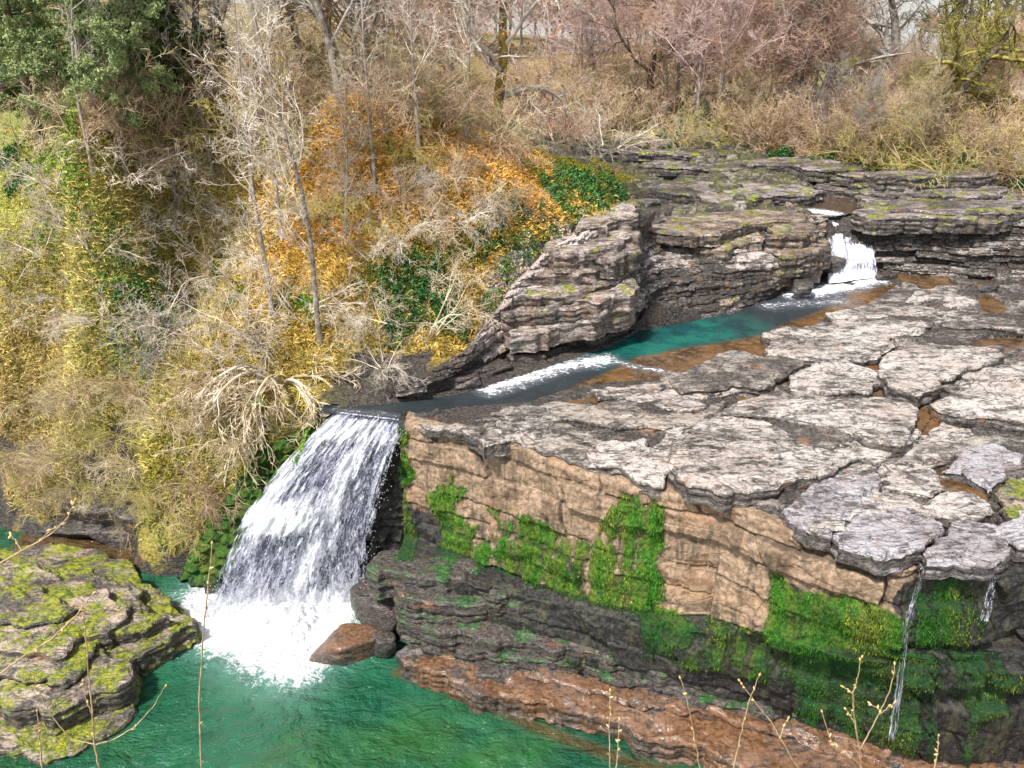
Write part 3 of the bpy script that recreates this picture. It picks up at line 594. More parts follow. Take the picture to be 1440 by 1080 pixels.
# ------------------------------------------------------------------ broken rock faces beside the channel and under the upper terrace
def rock_face(name, spec, seed, palef, fm, push=.30, step=.34, n=520, nv=120, mossf=None):
    a = np.array(spec, float); p = np.linspace(a[0, 0], a[-1, 0], n); cols = [np.interp(p, a[:, 0], a[:, k]) for k in range(1, 7)]
    top = np.c_[U(p, cols[0], cols[1])]; top = np.c_[top, cols[1]]; mid = np.c_[np.c_[U(p, cols[2], cols[3])], cols[3]]; bot = np.c_[np.c_[U(p, cols[4], cols[5])], cols[5]]
    bk = top + np.array([0, 1.2, -.25]); dn = bot + np.array([0, -.05, -.5])
    Q = np.concatenate([seg(bk, top, 10), seg(top, mid, int(nv * .6)), seg(mid, bot, int(nv * .4)), seg(bot, dn, 6, True)]); m = len(Q)
    s = np.concatenate([[0], np.cumsum(np.hypot(*np.diff(bot[:, :2], axis=0).T))]); S_ = np.broadcast_to(s[None], (m, n)); Z_ = Q[..., 2] - .06 * S_ * 0
    Z_ = Z_ - .10 * S_ * (p[None] < 890)          # the beds of the pale promontory dip to the left
    zz = Z_ + .10 * fbm(S_ * .5, Z_, seed)
    kb = np.floor(zz / step); fb = zz / step - kb
    off = _h(kb + 0 * S_, np.floor(S_ * .45 + 3 * _h(kb, kb * 0, seed)) , seed + 1)      # every bed breaks into blocks that stand out by a different amount
    off2 = _h(np.floor(zz / (step * .37)), np.floor(S_ * 1.1), seed + 2)
    c, e = vor(S_ * .9, zz * 2.1, seed + 4)
    dsp = push * .35 + push * 1.1 * (off - .35) + push * .35 * (off2 - .5) + .20 * fbm(S_ * .4, zz * .4, seed + 5) + .09 * fbm(S_ * 2, zz * 3, seed + 6) - .16 * (1 - sstep(.02, .16, fb)) - .10 * (1 - sstep(0, .05, e))
    w = np.clip((np.arange(m) - 4) / 8, 0, 1)[:, None]
    tg = np.gradient(bot[:, :2], axis=0); tg /= np.linalg.norm(tg, axis=1)[:, None]; nn = np.c_[tg[:, 1], -tg[:, 0]]
    kk = np.ones(61) / 61; nn = np.c_[np.convolve(np.pad(nn[:, 0], 30, 'edge'), kk, 'valid'), np.convolve(np.pad(nn[:, 1], 30, 'edge'), kk, 'valid')]
    V = Q.copy(); V[..., 0] += nn[:, 0] * dsp * w; V[..., 1] += nn[:, 1] * dsp * w; V[..., 2] += .06 * fbm(S_, Z_, seed + 9)
    pl = palef(np.broadcast_to(p[None], (m, n)), np.linspace(0, 1, m)[:, None] * np.ones((m, n))) + .2 * fbm(S_ * .5, zz * .8, seed + 11) + .25 * (off - .5)
    Nn = m * n; ms = np.zeros((m, n)) if mossf is None else mossf(np.broadcast_to(p[None], (m, n)), np.linspace(0, 1, m)[:, None] * np.ones((m, n)))
    struct(link(name, mesh(name, V.reshape(-1, 3), gridfaces(m, n)[:, ::-1], fm, dict(veg=np.zeros(Nn), pale=np.clip(pl, 0, 1).ravel(), wet=np.where(pl < .35, .7, 0.).ravel(), moss=ms.ravel()), True, np.zeros((Nn, 3)))))
rock_face('rock_face', FACE1, 3,
   lambda p, t: np.where(p < 893, .84 * sstep(655, 700, p) * (1 - sstep(.62, .72, t)) + .22, .44 - .16 * sstep(.55, .7, t)), M_face, .30, .27)
rock_face('rock_face', FACE2, 8,
   lambda p, t: .40 + 0 * p, M_terr, .42, .30)
# ------------------------------------------------------------------ pool
def sheet(x0, x1, y0, y1, g): 
    xs = np.arange(x0, x1, g); ys = np.arange(y0, y1, g); return np.meshgrid(xs, ys)
FOAM = [(285,838),(330,822),(420,832),(478,842),(478,862),(462,890),(440,915),(420,938),(392,930),(350,912),(318,894),(285,882),(265,860)]
FXY = np.c_[U([a for a, _ in FOAM], [b for _, b in FOAM], 0)]
px_, py_ = sheet(-44, 26, 9, 33, .14)
df = sdist(px_, py_, FXY); foam = np.clip(1.0 - np.clip(df, -9, 9) * .42, 0, 1) ** 1.6
shelfline = np.c_[U([560,605,677,747,880,960,1100], [945,955,985,1020,1070,1090,1130], 0)]
dep = sstep(-.2, .55, pldist(px_, py_, shelfline))
inlet = np.c_[U([40,120,230,250,170,60,20], [745,745,770,800,800,790,770], 0)]
dep = np.minimum(dep, sstep(-.3, .5, sdist(px_, py_, inlet)))
struct(link('pool_water', mesh('pool_water', np.c_[px_.ravel(), py_.ravel(), 0 * px_.ravel()], gridfaces(*px_.shape), M_pool, dict(foam=foam.ravel(), depth=dep.ravel()))))
# froth heaped at the foot of the falls
fx, fy = sheet(FXY[:, 0].min() - .5, FXY[:, 0].max() + .5, FXY[:, 1].min() - .5, FXY[:, 1].max() + .5, .05)
dd = sdist(fx, fy, FXY) + .55 * fbm(fx * .9, fy * .9, 3) + .25 * fbm(fx * 3, fy * 3, 5) + .35
v, e = vor(fx * 2.2, fy * 2.2, 3)
hz = .03 + .34 * sstep(0, 1.8, -dd) + .20 * sstep(0, .8, -dd) * 2.2 * np.abs(fbm(fx * 1.6, fy * 1.6, 9)) + .13 * sstep(0, .4, -dd) * sstep(0, .5, e)
kv = dd < .0; hz = np.where(dd > -.08, -.02, hz)
kf = kv[:-1, :-1] & kv[1:, :-1] & kv[:-1, 1:] & kv[1:, 1:]
V_, F_ = compact(np.c_[fx.ravel(), fy.ravel(), hz.ravel()], gridfaces(*fx.shape, kf))
stuff(link('foam', mesh('foam', V_, F_, M_foam)))
def spray(n, seed):
    g = np.random.default_rng(seed); e = .5 * (base0 + baseR); pts = []
    a = g.random(n); t = np.where(g.random(n) < .55, 1 - np.abs(g.normal(0, .07, n)), g.random(n)); k = t > .85
    lp = lip0[None] + (lipR - lip0)[None] * a[:, None]; ft = base0[None] + (baseR - base0)[None] * a[:, None]; xy = lp * (1 - t[:, None]) + ft * t[:, None]
    z = 8 - 8 * t ** 1.15 + np.abs(g.normal(0, .35, n)) * k; y = xy[:, 1] - .4 * np.sin(np.pi * t) - .35 - np.abs(g.normal(0, .25 + .5 * k, n)); x = xy[:, 0] + g.normal(0, .12 + .35 * k, n)
    p = np.c_[x, y, z]; r = g.uniform(.008, .022, (n, 1)); D = np.array([(1, 1, 1), (-1, -1, 1), (-1, 1, -1), (1, -1, -1)]) / 1.7
    V = (p[:, None] + r[:, None] * D * np.array([1, 1, 1.8])).reshape(-1, 3); i = np.arange(n)[:, None] * 4
    stuff(link('spray', mesh('spray', V, np.concatenate([i + np.array(q) for q in ((0, 1, 2), (0, 3, 1), (0, 2, 3), (1, 3, 2))]), M_foam)))

# upper pool, channel, upper river, puddles
def water(name, poly, zf, mat, grow_, g=.12, depthf=None, foamf=None):
    P = np.asarray(poly); x, y = sheet(P[:, 0].min() - grow_, P[:, 0].max() + grow_, P[:, 1].min() - grow_, P[:, 1].max() + grow_, g)
    d = sdist(x, y, P); kv = d < grow_; kf = kv[:-1, :-1] & kv[1:, :-1] & kv[:-1, 1:] & kv[1:, 1:]
    z = zf(x, y); fo = foamf(x, y) if foamf else 0 * x; de = depthf(x, y, d) if depthf else 0 * x
    z = z + fo * .12 * np.abs(fbm(x * 2, y * 4, 4))
    if name == 'channel_water': kf &= ~((sdist(x, y, CUT) < -.12)[:-1, :-1])
    V, Fc, a, b = compact(np.c_[x.ravel(), y.ravel(), z.ravel()], gridfaces(*x.shape, kf), fo.ravel(), de.ravel())
    return struct(link(name, mesh(name, V, Fc, mat, dict(foam=a, depth=b, teal=np.clip(1.3 - pldist(V[:, 0], V[:, 1], np.c_[U([880, 940, 1000], [484, 476, 468], [8.2] * 3)]) / 2.6, 0, 1) if name == 'channel_water' else 0 * a))))
def blob(x, y, pts, rad):
    L = np.c_[U([p[0] for p in pts], [p[1] for p in pts], [p[2] for p in pts])]
    return np.clip(1 - pldist(x, y, L) / rad, 0, 1)
def chfoam(x, y):
    f = blob(x, y, [(690,548,8),(740,532,8.05),(790,515,8.15),(850,505,8.2)], 1.0) * .8
    f = np.maximum(f, blob(x, y, [(860,505,8.2),(900,515,8.2),(930,518,8.22)], .5) * .6)
    f = np.maximum(f, blob(x, y, [(1120,412,8.5),(1190,398,8.6),(1230,390,8.6)], 1.3))
    f = np.maximum(f, blob(x, y, [(1080,428,8.4),(1180,420,8.5)], 1.3) * .5)
    return np.maximum(f, blob(x, y, [(470,576,7.95),(520,580,7.95),(575,586,7.95)], .4) * .45)
greenline = np.c_[U([470,520,570,600,700,850,900,960,1010,1060,1130], [578,580,580,572,548,488,478,470,462,446,420], [8]*11)]
water('channel_water', CHXY, lambda x, y: chan_z(y), M_river, .5, .09, lambda x, y, d: 1 - sstep(1.2, 2.6, pldist(x, y, greenline)), chfoam)
for i, (p, z) in enumerate(RIVXY):
    water('river_water', p, lambda x, y, z=z: z + 0 * x, M_river, .6, .15, lambda x, y, d, i=i: (.45 if i == 0 else 1.) + 0 * x,
          (lambda x, y: np.maximum(blob(x, y, [(905,283,11),(950,292,11),(985,300,11)], .9), blob(x, y, [(1148,297,11),(1170,300,11)], 1.2))) if i == 0 else None)
for p, z in PUDXY:
    water('puddle_water', p, lambda x, y, z=z: z + 0 * x, M_river, .12, .06)

# ------------------------------------------------------------------ rock slabs and boulders lying on the ledge
def poly_z(poly, thick):
    p = np.array(poly, float); c = hit([p[:, 0].mean()], [p[:, 1].mean()])[0]
    return c[2] + thick
def slab(name, poly, z, thick, mat, label, cat='rock slab', group='rock slabs lying on the ledge', tilt=(0, 0), lam=.045, rag=.14, g=.045, soft=.07, dome=0., seed=0, parent=None):
    p = np.array(poly, float); P = np.c_[U(p[:, 0], p[:, 1], z)]
    if (P[:, 0] * np.roll(P[:, 1], -1) - P[:, 1] * np.roll(P[:, 0], -1)).sum() < 0: P = P[::-1]
    c = P.mean(0); gs = np.random.default_rng(seed + 5000); L = P
    for lv in range(4):                # broken, angular rim: every edge is split again and again off its line
        nx = np.roll(L, -1, 0); e_ = nx - L; ln_ = np.hypot(*e_.T)[:, None]; nn_ = np.c_[e_[:, 1], -e_[:, 0]] / (ln_ + 1e-9)
        mid = L + e_ * gs.uniform(.35, .65, (len(L), 1)) + nn_ * np.clip(gs.normal(0, .10, (len(L), 1)), -.16, .16) * np.minimum(ln_, 1.2) * min(1.4, rag / .14)
        L = np.stack([L, mid], 1).reshape(-1, 2)
    Q = np.vstack([L, L[:1]]); el = np.hypot(*np.diff(Q, axis=0).T); al = np.concatenate([[0], np.cumsum(el)]); n = int(al[-1] / .05)
    sl_ = np.arange(n) * al[-1] / n; B = np.c_[np.interp(sl_, al, Q[:, 0]), np.interp(sl_, al, Q[:, 1])]
    B = (np.roll(B, 1, 0) + 2 * B + np.roll(B, -1, 0)) / 4
    def onorm(B):
        t = np.roll(B, -3, 0) - np.roll(B, 3, 0); t /= np.linalg.norm(t, axis=1)[:, None] + 1e-9; return np.c_[t[:, 1], -t[:, 0]]
    B = B + onorm(B) * (.3 * rag * fbm(B[:, 0] * 1.1, B[:, 1] * 1.1, seed))[:, None]
    x, y = sheet(B[:, 0].min() - .15, B[:, 0].max() + .15, B[:, 1].min() - .15, B[:, 1].max() + .15, g)
    d = -sdist(x, y, B)
    def qf(x, y, d):
        top = z + tilt[0] * (x - c[0]) + tilt[1] * (y - c[1]) + dome * sstep(0, 1.5, d)
        q = top + .09 * fbm(x * .40, y * .6, seed + 7) + .015 * fbm(x * 2, y * 3, seed + 8) 
        if lam: q = .25 * q + .75 * terr(q, x, y, lam, .35, seed + 9)
        v, e = vor(x * .8, y * 1.2, seed + 2)
        q = q - .06 * (1 - sstep(0, .035, e)) * (v > .45) + .012 * fbm(x * 7, y * 8, seed + 4)
        # flakes broken off along the rim
        q = q - np.minimum(.4 * thick, .10) * (1 - sstep(.0, .03, d - .40 * np.clip(perlin(x * .9, y * 1.1, seed + 12) - .05, 0, 1)))
        return q - .01 * (1 - sstep(0, .03, d))
    zz = qf(x, y, d)
    dgy, dgx = np.gradient(d, g); gn = dgx ** 2 + dgy ** 2 + 1e-6; mv = np.clip(np.where(d <= 0, -d, 0) / gn, 0, .2); x = x + dgx * mv; y = y + dgy * mv
    kv = d > -g * 1.45; kf = kv[:-1, :-1] & kv[1:, :-1] & kv[:-1, 1:] & kv[1:, 1:]
    V, Fc = compact(np.c_[x.ravel() - c[0], y.ravel() - c[1], zz.ravel() - z], gridfaces(*x.shape, kf))
    zb = qf(B[:, 0], B[:, 1], np.zeros(n)); nb = onorm(B); m = max(6, int(thick / .05)); t = np.linspace(0, 1, m)[:, None]
    bed = np.floor((t * thick + .05 * perlin(B[:, 0] * .8, B[:, 1] * .8, seed)[None]) / .11); fb = (t * thick + .05 * perlin(B[:, 0] * .8, B[:, 1] * .8, seed)[None]) / .11 - bed
    ofs = (.10 * (_h(bed, np.floor(sl_ * .9)[None] + 0 * bed, seed) - .45) + .05 * perlin(sl_[None] * 1.5 + 0 * t, t * thick * 6 + 0 * sl_[None], seed) - .035 * (1 - sstep(0, .25, fb))) * sstep(0, .12, t) - .012
    W = np.stack([B[None, :, 0] + nb[:, 0] * ofs - c[0], B[None, :, 1] + nb[:, 1] * ofs - c[1], zb[None] + .006 - t * thick - z], -1)
    i = np.arange(m * n).reshape(m, n) + len(V); j = np.roll(i, -1, 1)
    Fw = np.stack([i[:-1], i[1:], j[1:], j[:-1]], -1).reshape(-1, 4)
    V = np.vstack([V, W.reshape(-1, 3)]); Fc = np.vstack([Fc, Fw])
    o = link(name, mesh(name, V, Fc, mat), parent, (c[0], c[1], z))
    if label: tag(o, label, cat, group)
    return o
SL = [
 (Z6((335,322),(560,285),(880,270),(1060,290),(1020,320),(890,362),(770,440),(560,432),(350,412),(385,350)),.26,M_slab,'broad pale slab reaching into the brown shallows of the upper pool'),
 (Z6((890,400),(1000,362),(1180,370),(1345,400),(1330,445),(1080,522),(1000,592),(860,542),(822,480),(832,450)),.34,M_slab,'tilted pale slab with dark green side between two brown puddles'),
 (Z6((450,540),(560,442),(680,440),(820,480),(855,530),(800,570),(600,575),(460,560)),.24,M_slab,'white cracked slab just left of the tilted slab between the puddles'),
 (Z6((20,480),(200,398),(360,425),(520,440),(450,482),(390,505),(325,555),(210,535),(100,560),(0,570),(-60,520)),.22,M_greyslab,'grey ragged slab with a small notch puddle at its right end'),
 (Z6((1045,610),(1160,540),(1340,452),(1500,425),(1560,560),(1500,690),(1250,665),(1100,650)),.30,M_slab,'large pale slab cut by the right edge of the picture'),
 (Z6((160,652),(220,612),(430,572),(600,590),(800,590),(960,602),(1002,640),(975,720),(940,792),(780,772),(720,742),(520,692),(300,672)),.36,M_slab,'long speckled slab with a thick black front edge above the dark gap'),
 (Z6((-60,870),(-20,760),(60,702),(200,682),(420,722),(520,792),(680,832),(730,852),(640,902),(400,972),(180,1002),(20,965)),.32,M_slab,'biggest white slab with curved contour lines near the cliff edge'),
 (Z6((300,715),(440,700),(600,705),(715,748),(725,800),(640,812),(500,788),(420,740)),.22,M_greyslab,'narrow dark edged strip of slab with a bright moss tuft at its end'),
 (Z9((480,425),(560,402),(830,490),(925,600),(820,652),(570,602),(478,600)),.20,M_slab,'small white slab above the black wedge shaped hole'),
 (Z9((-80,640),(200,500),(340,440),(470,432),(488,560),(400,690),(150,912),(0,890),(-160,800)),.22,M_wetslab,'long wet slab with a rusty front crack beside the cliff top'),
 (Z9((150,915),(420,700),(700,742),(905,850),(830,940),(620,1062),(450,1085),(200,1005)),.26,M_wetslab,'blocky wet slab overhanging the green mossy cliff'),
 (Z9((760,1020),(1000,800),(1290,862),(1335,980),(1200,1140),(760,1120)),.25,M_wetslab,'smooth blue grey wet slab above the mossy block at the trickle'),
 (Z9((880,482),(1060,335),(1250,292),(1445,372),(1425,430),(1310,542),(1200,622),(1000,502)),.24,M_wetslab,'wet slab with a pointed lower corner right of the long grey rivulet'),
 (Z9((720,300),(880,155),(1090,200),(1135,250),(980,310),(800,325)),.18,M_slab,'small hump of slab with rusty tip below the large right slab'),
 (Z9((930,300),(1060,270),(1250,240),(1440,290),(1440,330),(1250,300),(1080,330)),.14,M_greyslab,'thin layered ledge with black hollows under the large right slab'),
 (Z9((1240,620),(1330,540),(1560,500),(1560,720),(1380,800),(1290,740)),.22,M_mossrock,'green stained slab at the right edge of the picture'),
 (Z9((1180,870),(1390,740),(1560,760),(1560,1000),(1400,1010),(1340,960)),.25,M_wetslab,'cracked wet slab in the lower right corner of the ledge'),
 ([(580,590),(660,594),(760,590),(860,610),(930,632),(945,660),(860,664),(800,648),(735,624),(660,606),(600,598)],.12,M_greyslab,'dark grey sheet of rock along the cliff top beside the falls'),
 ([(690,576),(790,562),(880,576),(960,578),(1020,562),(1000,590),(940,606),(860,600),(760,586)],.14,M_greyslab,'grey layered sheet beside the rapids with moss in its cracks'),
 ([(830,546),(900,538),(1000,538),(1080,524),(1090,542),(1000,556),(900,562),(840,560)],.18,M_slab,'pale streaked slab on the near shore of the upper pool'),
 ([(870,650),(920,628),(960,600),(990,612),(950,650),(935,680),(900,676)],.16,M_slab,'pale slab with curling layers left of the biggest white slab'),
 (Z6((980,150),(1130,150),(1260,190),(1180,220),(1060,200),(940,185)),.16,M_slab,'flat pink white slab right of the white water below the upper cascade'),
 (Z6((1110,235),(1260,250),(1440,270),(1440,310),(1240,300),(1060,280)),.18,M_slab,'pale slab behind the tilted slab at the edge of the rock pools'),
 (Z6((600,240),(800,200),(1060,215),(1050,250),(860,260),(640,275)),.18,M_slab,'pale wet slab between the upper cascade and the broad slab'),
]
gq0 = np.random.default_rng(12)
for i, (p, t, m, lb) in enumerate(SL):
    t = t * (1.2 if i < 8 else .95)
    slab('rock_slab', p, poly_z(p, t), t + .14, m, lb, tilt=(rng.uniform(-.012, .012), rng.uniform(-.01, .02)), seed=100 + 13 * i)
for i in range(24):
    px = gq0.uniform(640, 1430); py = gq0.uniform(np.interp(px, [600, 870, 1100, 1440], [575, 545, 500, 440]), np.interp(px, [600, 800, 1085, 1270, 1440], [590, 640, 715, 780, 770])); w_ = gq0.uniform(22, 75); k_n = gq0.integers(4, 7); t0_ = gq0.uniform(0, 6.28)
    pl_ = [(px + w_ * math.cos(t0_ + t_) * gq0.uniform(.6, 1.2), py + w_ * .34 * math.sin(t0_ + t_) * gq0.uniform(.6, 1.2)) for t_ in np.linspace(0, 2 * np.pi, k_n + 1)[:-1]]
    th_ = gq0.uniform(.05, .13); slab('rock_flake', pl_, float(hit([px], [py])[0][2]) + .13 + th_, th_ + .30, [M_slab, M_greyslab, M_slab][gq0.integers(3)], 'thin angular flake of rock among the big slabs of the ledge', 'rock flake', 'thin flakes of rock on the ledge', tilt=(gq0.uniform(-.03, .03), gq0.uniform(-.03, .03)), rag=.18, seed=1200 + i)
# lower red shelf and tiers at the foot of the cliff
slab('rock_shelf', [(560,925),(605,948),(677,981),(747,991),(793,1001),(880,1018),(960,1048),(1100,1105),(1500,1240),(1560,1100),(1300,1062),(1100,1020),(960,998),(860,975),(740,944),(640,915)], .72, 1.2, M_shelf,
     'long red brown wet shelf of rock along the pool at the cliff foot', 'rock shelf', None, lam=.22, rag=.22, soft=.10, seed=3)
slab('rock_shelf', [(742,948),(800,962),(870,985),(1000,1006),(1100,1030),(1250,1075),(1500,1130),(1560,1060),(1250,1035),(1100,1005),(960,980),(860,955),(740,925)], .98, .6, M_shelf,
     'upper tier of red wet rock with shallow rivulets under the mossy cliff', 'rock shelf', None, lam=.16, rag=.22, soft=.08, seed=5)
def rock3d(loc, size, mat, label, seed, cat='boulder', group=None, rz=None, cuts=14):
    g = np.random.default_rng(seed); n = 44; th = np.linspace(0, np.pi, n)[:, None]; ph = np.linspace(0, 2 * np.pi, 2 * n, endpoint=False)[None]
    D = np.stack([np.sin(th) * np.cos(ph), np.sin(th) * np.sin(ph), np.cos(th) + 0 * ph], -1)
    N_ = norm(g.normal(size=(cuts, 3)) * np.array([1, 1, .45])); N_ = np.vstack([N_, [[.08, .05, 1.]], [[0, 0, -1.]]]); o = np.r_[g.uniform(.62, .95, cuts), .62, .9]
    q = (D[..., None, :] * N_).sum(-1); r = np.where(q > .05, o / np.maximum(q, .05), 9.); r = -np.log(np.exp(-r * 22).sum(-1)) / 22
    V = D * np.minimum(r, 1.25)[..., None]; zb = V[..., 2] * 5 + .5 * fbm(V[..., 0] * 1.2, V[..., 1] * 1.2, seed)
    V = V * (1 + .06 * fbm(V[..., 0] * 2.5 + V[..., 2], V[..., 1] * 2.5 + 3 * V[..., 2], seed + 1) + .05 * (_h(np.floor(zb), np.floor(ph * 1.3 + 0 * th), seed) - .5))[..., None] * np.array(size)
    i = np.arange(n * 2 * n).reshape(n, 2 * n); j = np.roll(i, -1, 1); Fc = np.stack([i[:-1], i[1:], j[1:], j[:-1]], -1).reshape(-1, 4)
    ob = link('boulder', mesh('boulder', V.reshape(-1, 3), Fc, mat), None, loc); ob.rotation_euler = (0, 0, g.uniform(0, 6.28) if rz is None else rz)
    return tag(ob, label, cat, group)
def norm(v): return v / (np.linalg.norm(v, axis=-1, keepdims=True) + 1e-9)
def bl(px, py, zc, sx, sy, sz, mat, label, seed, rz=0, group=None):
    x, y = U(px, py, zc); return rock3d((x, y, zc), (sx, sy, sz), mat, label, seed, group=group, rz=rz)
def boulder(name, poly, z, thick, mat, label, seed, dome=.1, rag=.1, tilt=(0, 0), lam=.07, group='boulders at the foot of the falls', soft=.22):
    return slab(name, poly, z, thick, mat, label, 'boulder', group, tilt, lam, rag, .04, soft, dome, seed)
bl(540,850,.75, 1.45,1.1,1.25, M_boulder, 'black flat topped boulder beside the foot of the big waterfall', 11)
bl(498,906,.25, 1.35,.95,.75, M_shelf, 'brown and white glossy boulder standing in the pool below the flat topped one', 21, .3)
bl(580,926,.25, .65,.6,.6, M_boulder, 'small dark boulder between the glossy boulder and the red shelf', 31)
bl(640,925,.45, 1.0,.7,.6, M_shelf, 'orange topped boulder at the left end of the red shelf', 41)
bl(612,893,.6, .85,.7,.7, M_boulder, 'dark boulder in the wet cleft under the cliff step', 51)
bl(700,948,.6, .9,.7,.5, M_boulder, 'low grey boulder where the red shelf meets the cliff foot', 53, .5)
bl(545,905,.5, .5,.45,.5, M_boulder, 'small black rock wedged behind the glossy boulder', 57)
bl(1340,890,4.6, .95,.7,1.1, M_mossrock, 'mossy block splitting the thin trickle below the wet slab', 61)
bl(1415,900,3.4, 1.1,.9,.8, M_boulder, 'dark boulder with rusty top at the right edge below the ledge', 71)
bl(1445,960,2.2, 1.0,.9,.8, M_boulder, 'black boulder in the lower right corner', 81)
bl(1350,1005,1.0, 1.1,.7,.6, M_shelf, 'rusty layered rock right of the foot of the trickle', 91, .4)
bl(1435,1035,.9, .9,.8,.6, M_boulder, 'glossy black rock beside the second small trickle', 95)
bl(1385,955,1.9, .8,.5,.5, M_shelf, 'tilted rusty plate of rock under the short trickle', 97, .6)
for i, (px, py, z_, r_) in enumerate([(40,705,.3,1.3),(85,722,.2,1.2),(130,735,.3,1.4),(180,752,.2,1.2),(225,768,.25,1.3),(265,790,.1,1.0),(15,690,.5,1.2),(150,715,1.2,1.2),(215,730,1.4,1.3),(80,695,1.0,1.1)]):
    bl(px, py, z_, r_ * 1.35, r_ * .8, r_ * .62, M_boulder, 'dark layered rock in the row along the foot of the left bank', 300 + i, rng.uniform(-.3, .3), 'dark rocks at the foot of the left bank')
for i, (px, py, r_) in enumerate([(905,292,.8),(930,303,.9),(895,310,.7),(915,318,.6),(1250,392,.5),(1170,372,.7),(1195,405,.4),(1350,402,.6),(1380,408,.7),(1130,405,.6)]):
    h_ = hit([px], [py])[0]; rock3d((h_[0], h_[1], h_[2] + .1), (r_ * 1.3, r_, r_ * .6), M_boulder, ['dark wet boulder by the white water at the tip of the promontory', 'dark boulder beside the foot of the upper cascade'][i > 3], 400 + i, group=['boulders at the tip of the promontory', 'boulders by the upper cascade'][i > 3])
# long dark slabs stepping up the upper terrace
gq = np.random.default_rng(31)
for i in range(46):
    py = [gq.uniform(207, 292), gq.uniform(262, 300)][i % 2]; px = gq.uniform(935 if py < 250 else 900, 1120 + 330 * sstep(215, 262, py)); px = gq.uniform(1215, 1460) if (i % 2 and i > 6) else px
    if 1085 < px < 1250 and 262 < py < 300: px += 170
    w_ = gq.uniform(40, 120); hh_ = (py - 150) * gq.uniform(.045, .09)
    pl_ = [(px + w_ * math.cos(t_) * gq.uniform(.75, 1.1), py + hh_ * math.sin(t_) * gq.uniform(.75, 1.1)) for t_ in np.linspace(0, 2 * np.pi, 9)[:-1]]
    th_ = gq.uniform(.22, .5)
    slab('rock_slab', pl_, float(hit([px], [py])[0][2]) + th_ * .7, th_ + .3, M_terrace, 'dark layered slab among the steps of the upper terrace', group='dark slabs on the upper terrace', tilt=(gq.uniform(-.03, .03), gq.uniform(-.02, .03)), rag=.5, g=.11, lam=.08, seed=500 + i)
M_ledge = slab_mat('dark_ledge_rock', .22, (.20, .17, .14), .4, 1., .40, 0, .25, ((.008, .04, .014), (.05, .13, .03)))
for i, (z_, th_, pl_, lb_) in enumerate([
 (3.25, 1.0, [(527,779),(580,768),(640,765),(680,780),(678,800),(655,812),(590,815),(530,808)], 'dark block of rock on the cliff step beside the falls'),
 (3.0, .7, [(655,808),(690,795),(750,808),(745,828),(713,838),(667,824)], 'small pale topped block on the cliff step under the moss'),
 (2.65, 1.9, [(560,838),(593,842),(653,850),(730,856),(800,858),(880,876),(960,902),(1080,922),(1180,940),(1180,900),(1080,890),(960,866),(880,846),(800,828),(700,815),(600,800),(560,800)], 'long dark ledge of rock running below the tan cliff face'),
 (1.75, 1.2, [(590,880),(660,892),(740,900),(830,915),(900,932),(1000,955),(1120,975),(1120,930),(1000,915),(900,895),(830,880),(740,865),(600,850)], 'second dark ledge with green slime under the long dark one'),
 (1.25, .8, [(640,915),(733,925),(860,955),(1000,985),(1100,1005),(1260,1040),(1260,1000),(1100,965),(1000,948),(860,920),(740,890),(640,880)], 'lowest dark ledge just above the red shelf')]):
    slab('rock_ledge', pl_, z_, th_, M_ledge, lb_, 'rock ledge', 'dark ledges at the cliff foot', rag=.32, lam=.08, seed=700 + 9 * i)
# blocks stacked between the upper pool and the upper river
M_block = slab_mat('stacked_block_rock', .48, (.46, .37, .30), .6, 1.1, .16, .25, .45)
Z8 = lambda *p: zc(880, 180, 4.8, p)
for i, (z_, th_, pl_) in enumerate([
 (11.35, .5, Z8((120,700),(330,595),(700,555),(1215,560),(1220,610),(930,625),(650,690),(400,720))),
 (11.1, .7, Z8((930,640),(1080,610),(1225,600),(1320,690),(1200,720),(950,720))),
 (10.75, .6, Z8((330,730),(640,690),(930,680),(930,760),(700,800),(450,790))),
 (10.4, .9, Z8((930,800),(1100,770),(1370,755),(1385,790),(1250,850),(1060,860))),
 (10.3, .7, Z8((180,800),(400,760),(620,800),(600,860),(380,880),(200,860))),
 (10.0, .8, Z8((480,850),(700,810),(930,820),(940,880),(760,900),(500,900))),
 (9.7, .8, Z8((760,900),(1040,860),(1330,870),(1330,910),(1050,960),(800,960))),
 (9.6, .6, Z8((150,890),(420,870),(500,920),(440,980),(180,960))),
 (9.4, .8, Z8((480,960),(760,930),(820,980),(780,1040),(520,1040))),
 (9.2, .7, Z8((0,980),(260,960),(460,1000),(420,1060),(100,1070))),
 (8.95, .6, Z8((820,1020),(1080,960),(1240,960),(1200,1010),(900,1080))),
 (8.8, .5, Z8((560,1090),(840,1060),(1000,1050),(900,1120),(640,1170)))]):
    slab('rock_block', pl_, z_, th_, M_block, 'fractured brown and black block stacked in the outcrop between the two pools', 'rock block', 'blocks of the outcrop between the pools', rag=.35, g=.07, lam=.09, seed=800 + 7 * i, tilt=(gq.uniform(-.03, .03), gq.uniform(-.02, .04)))
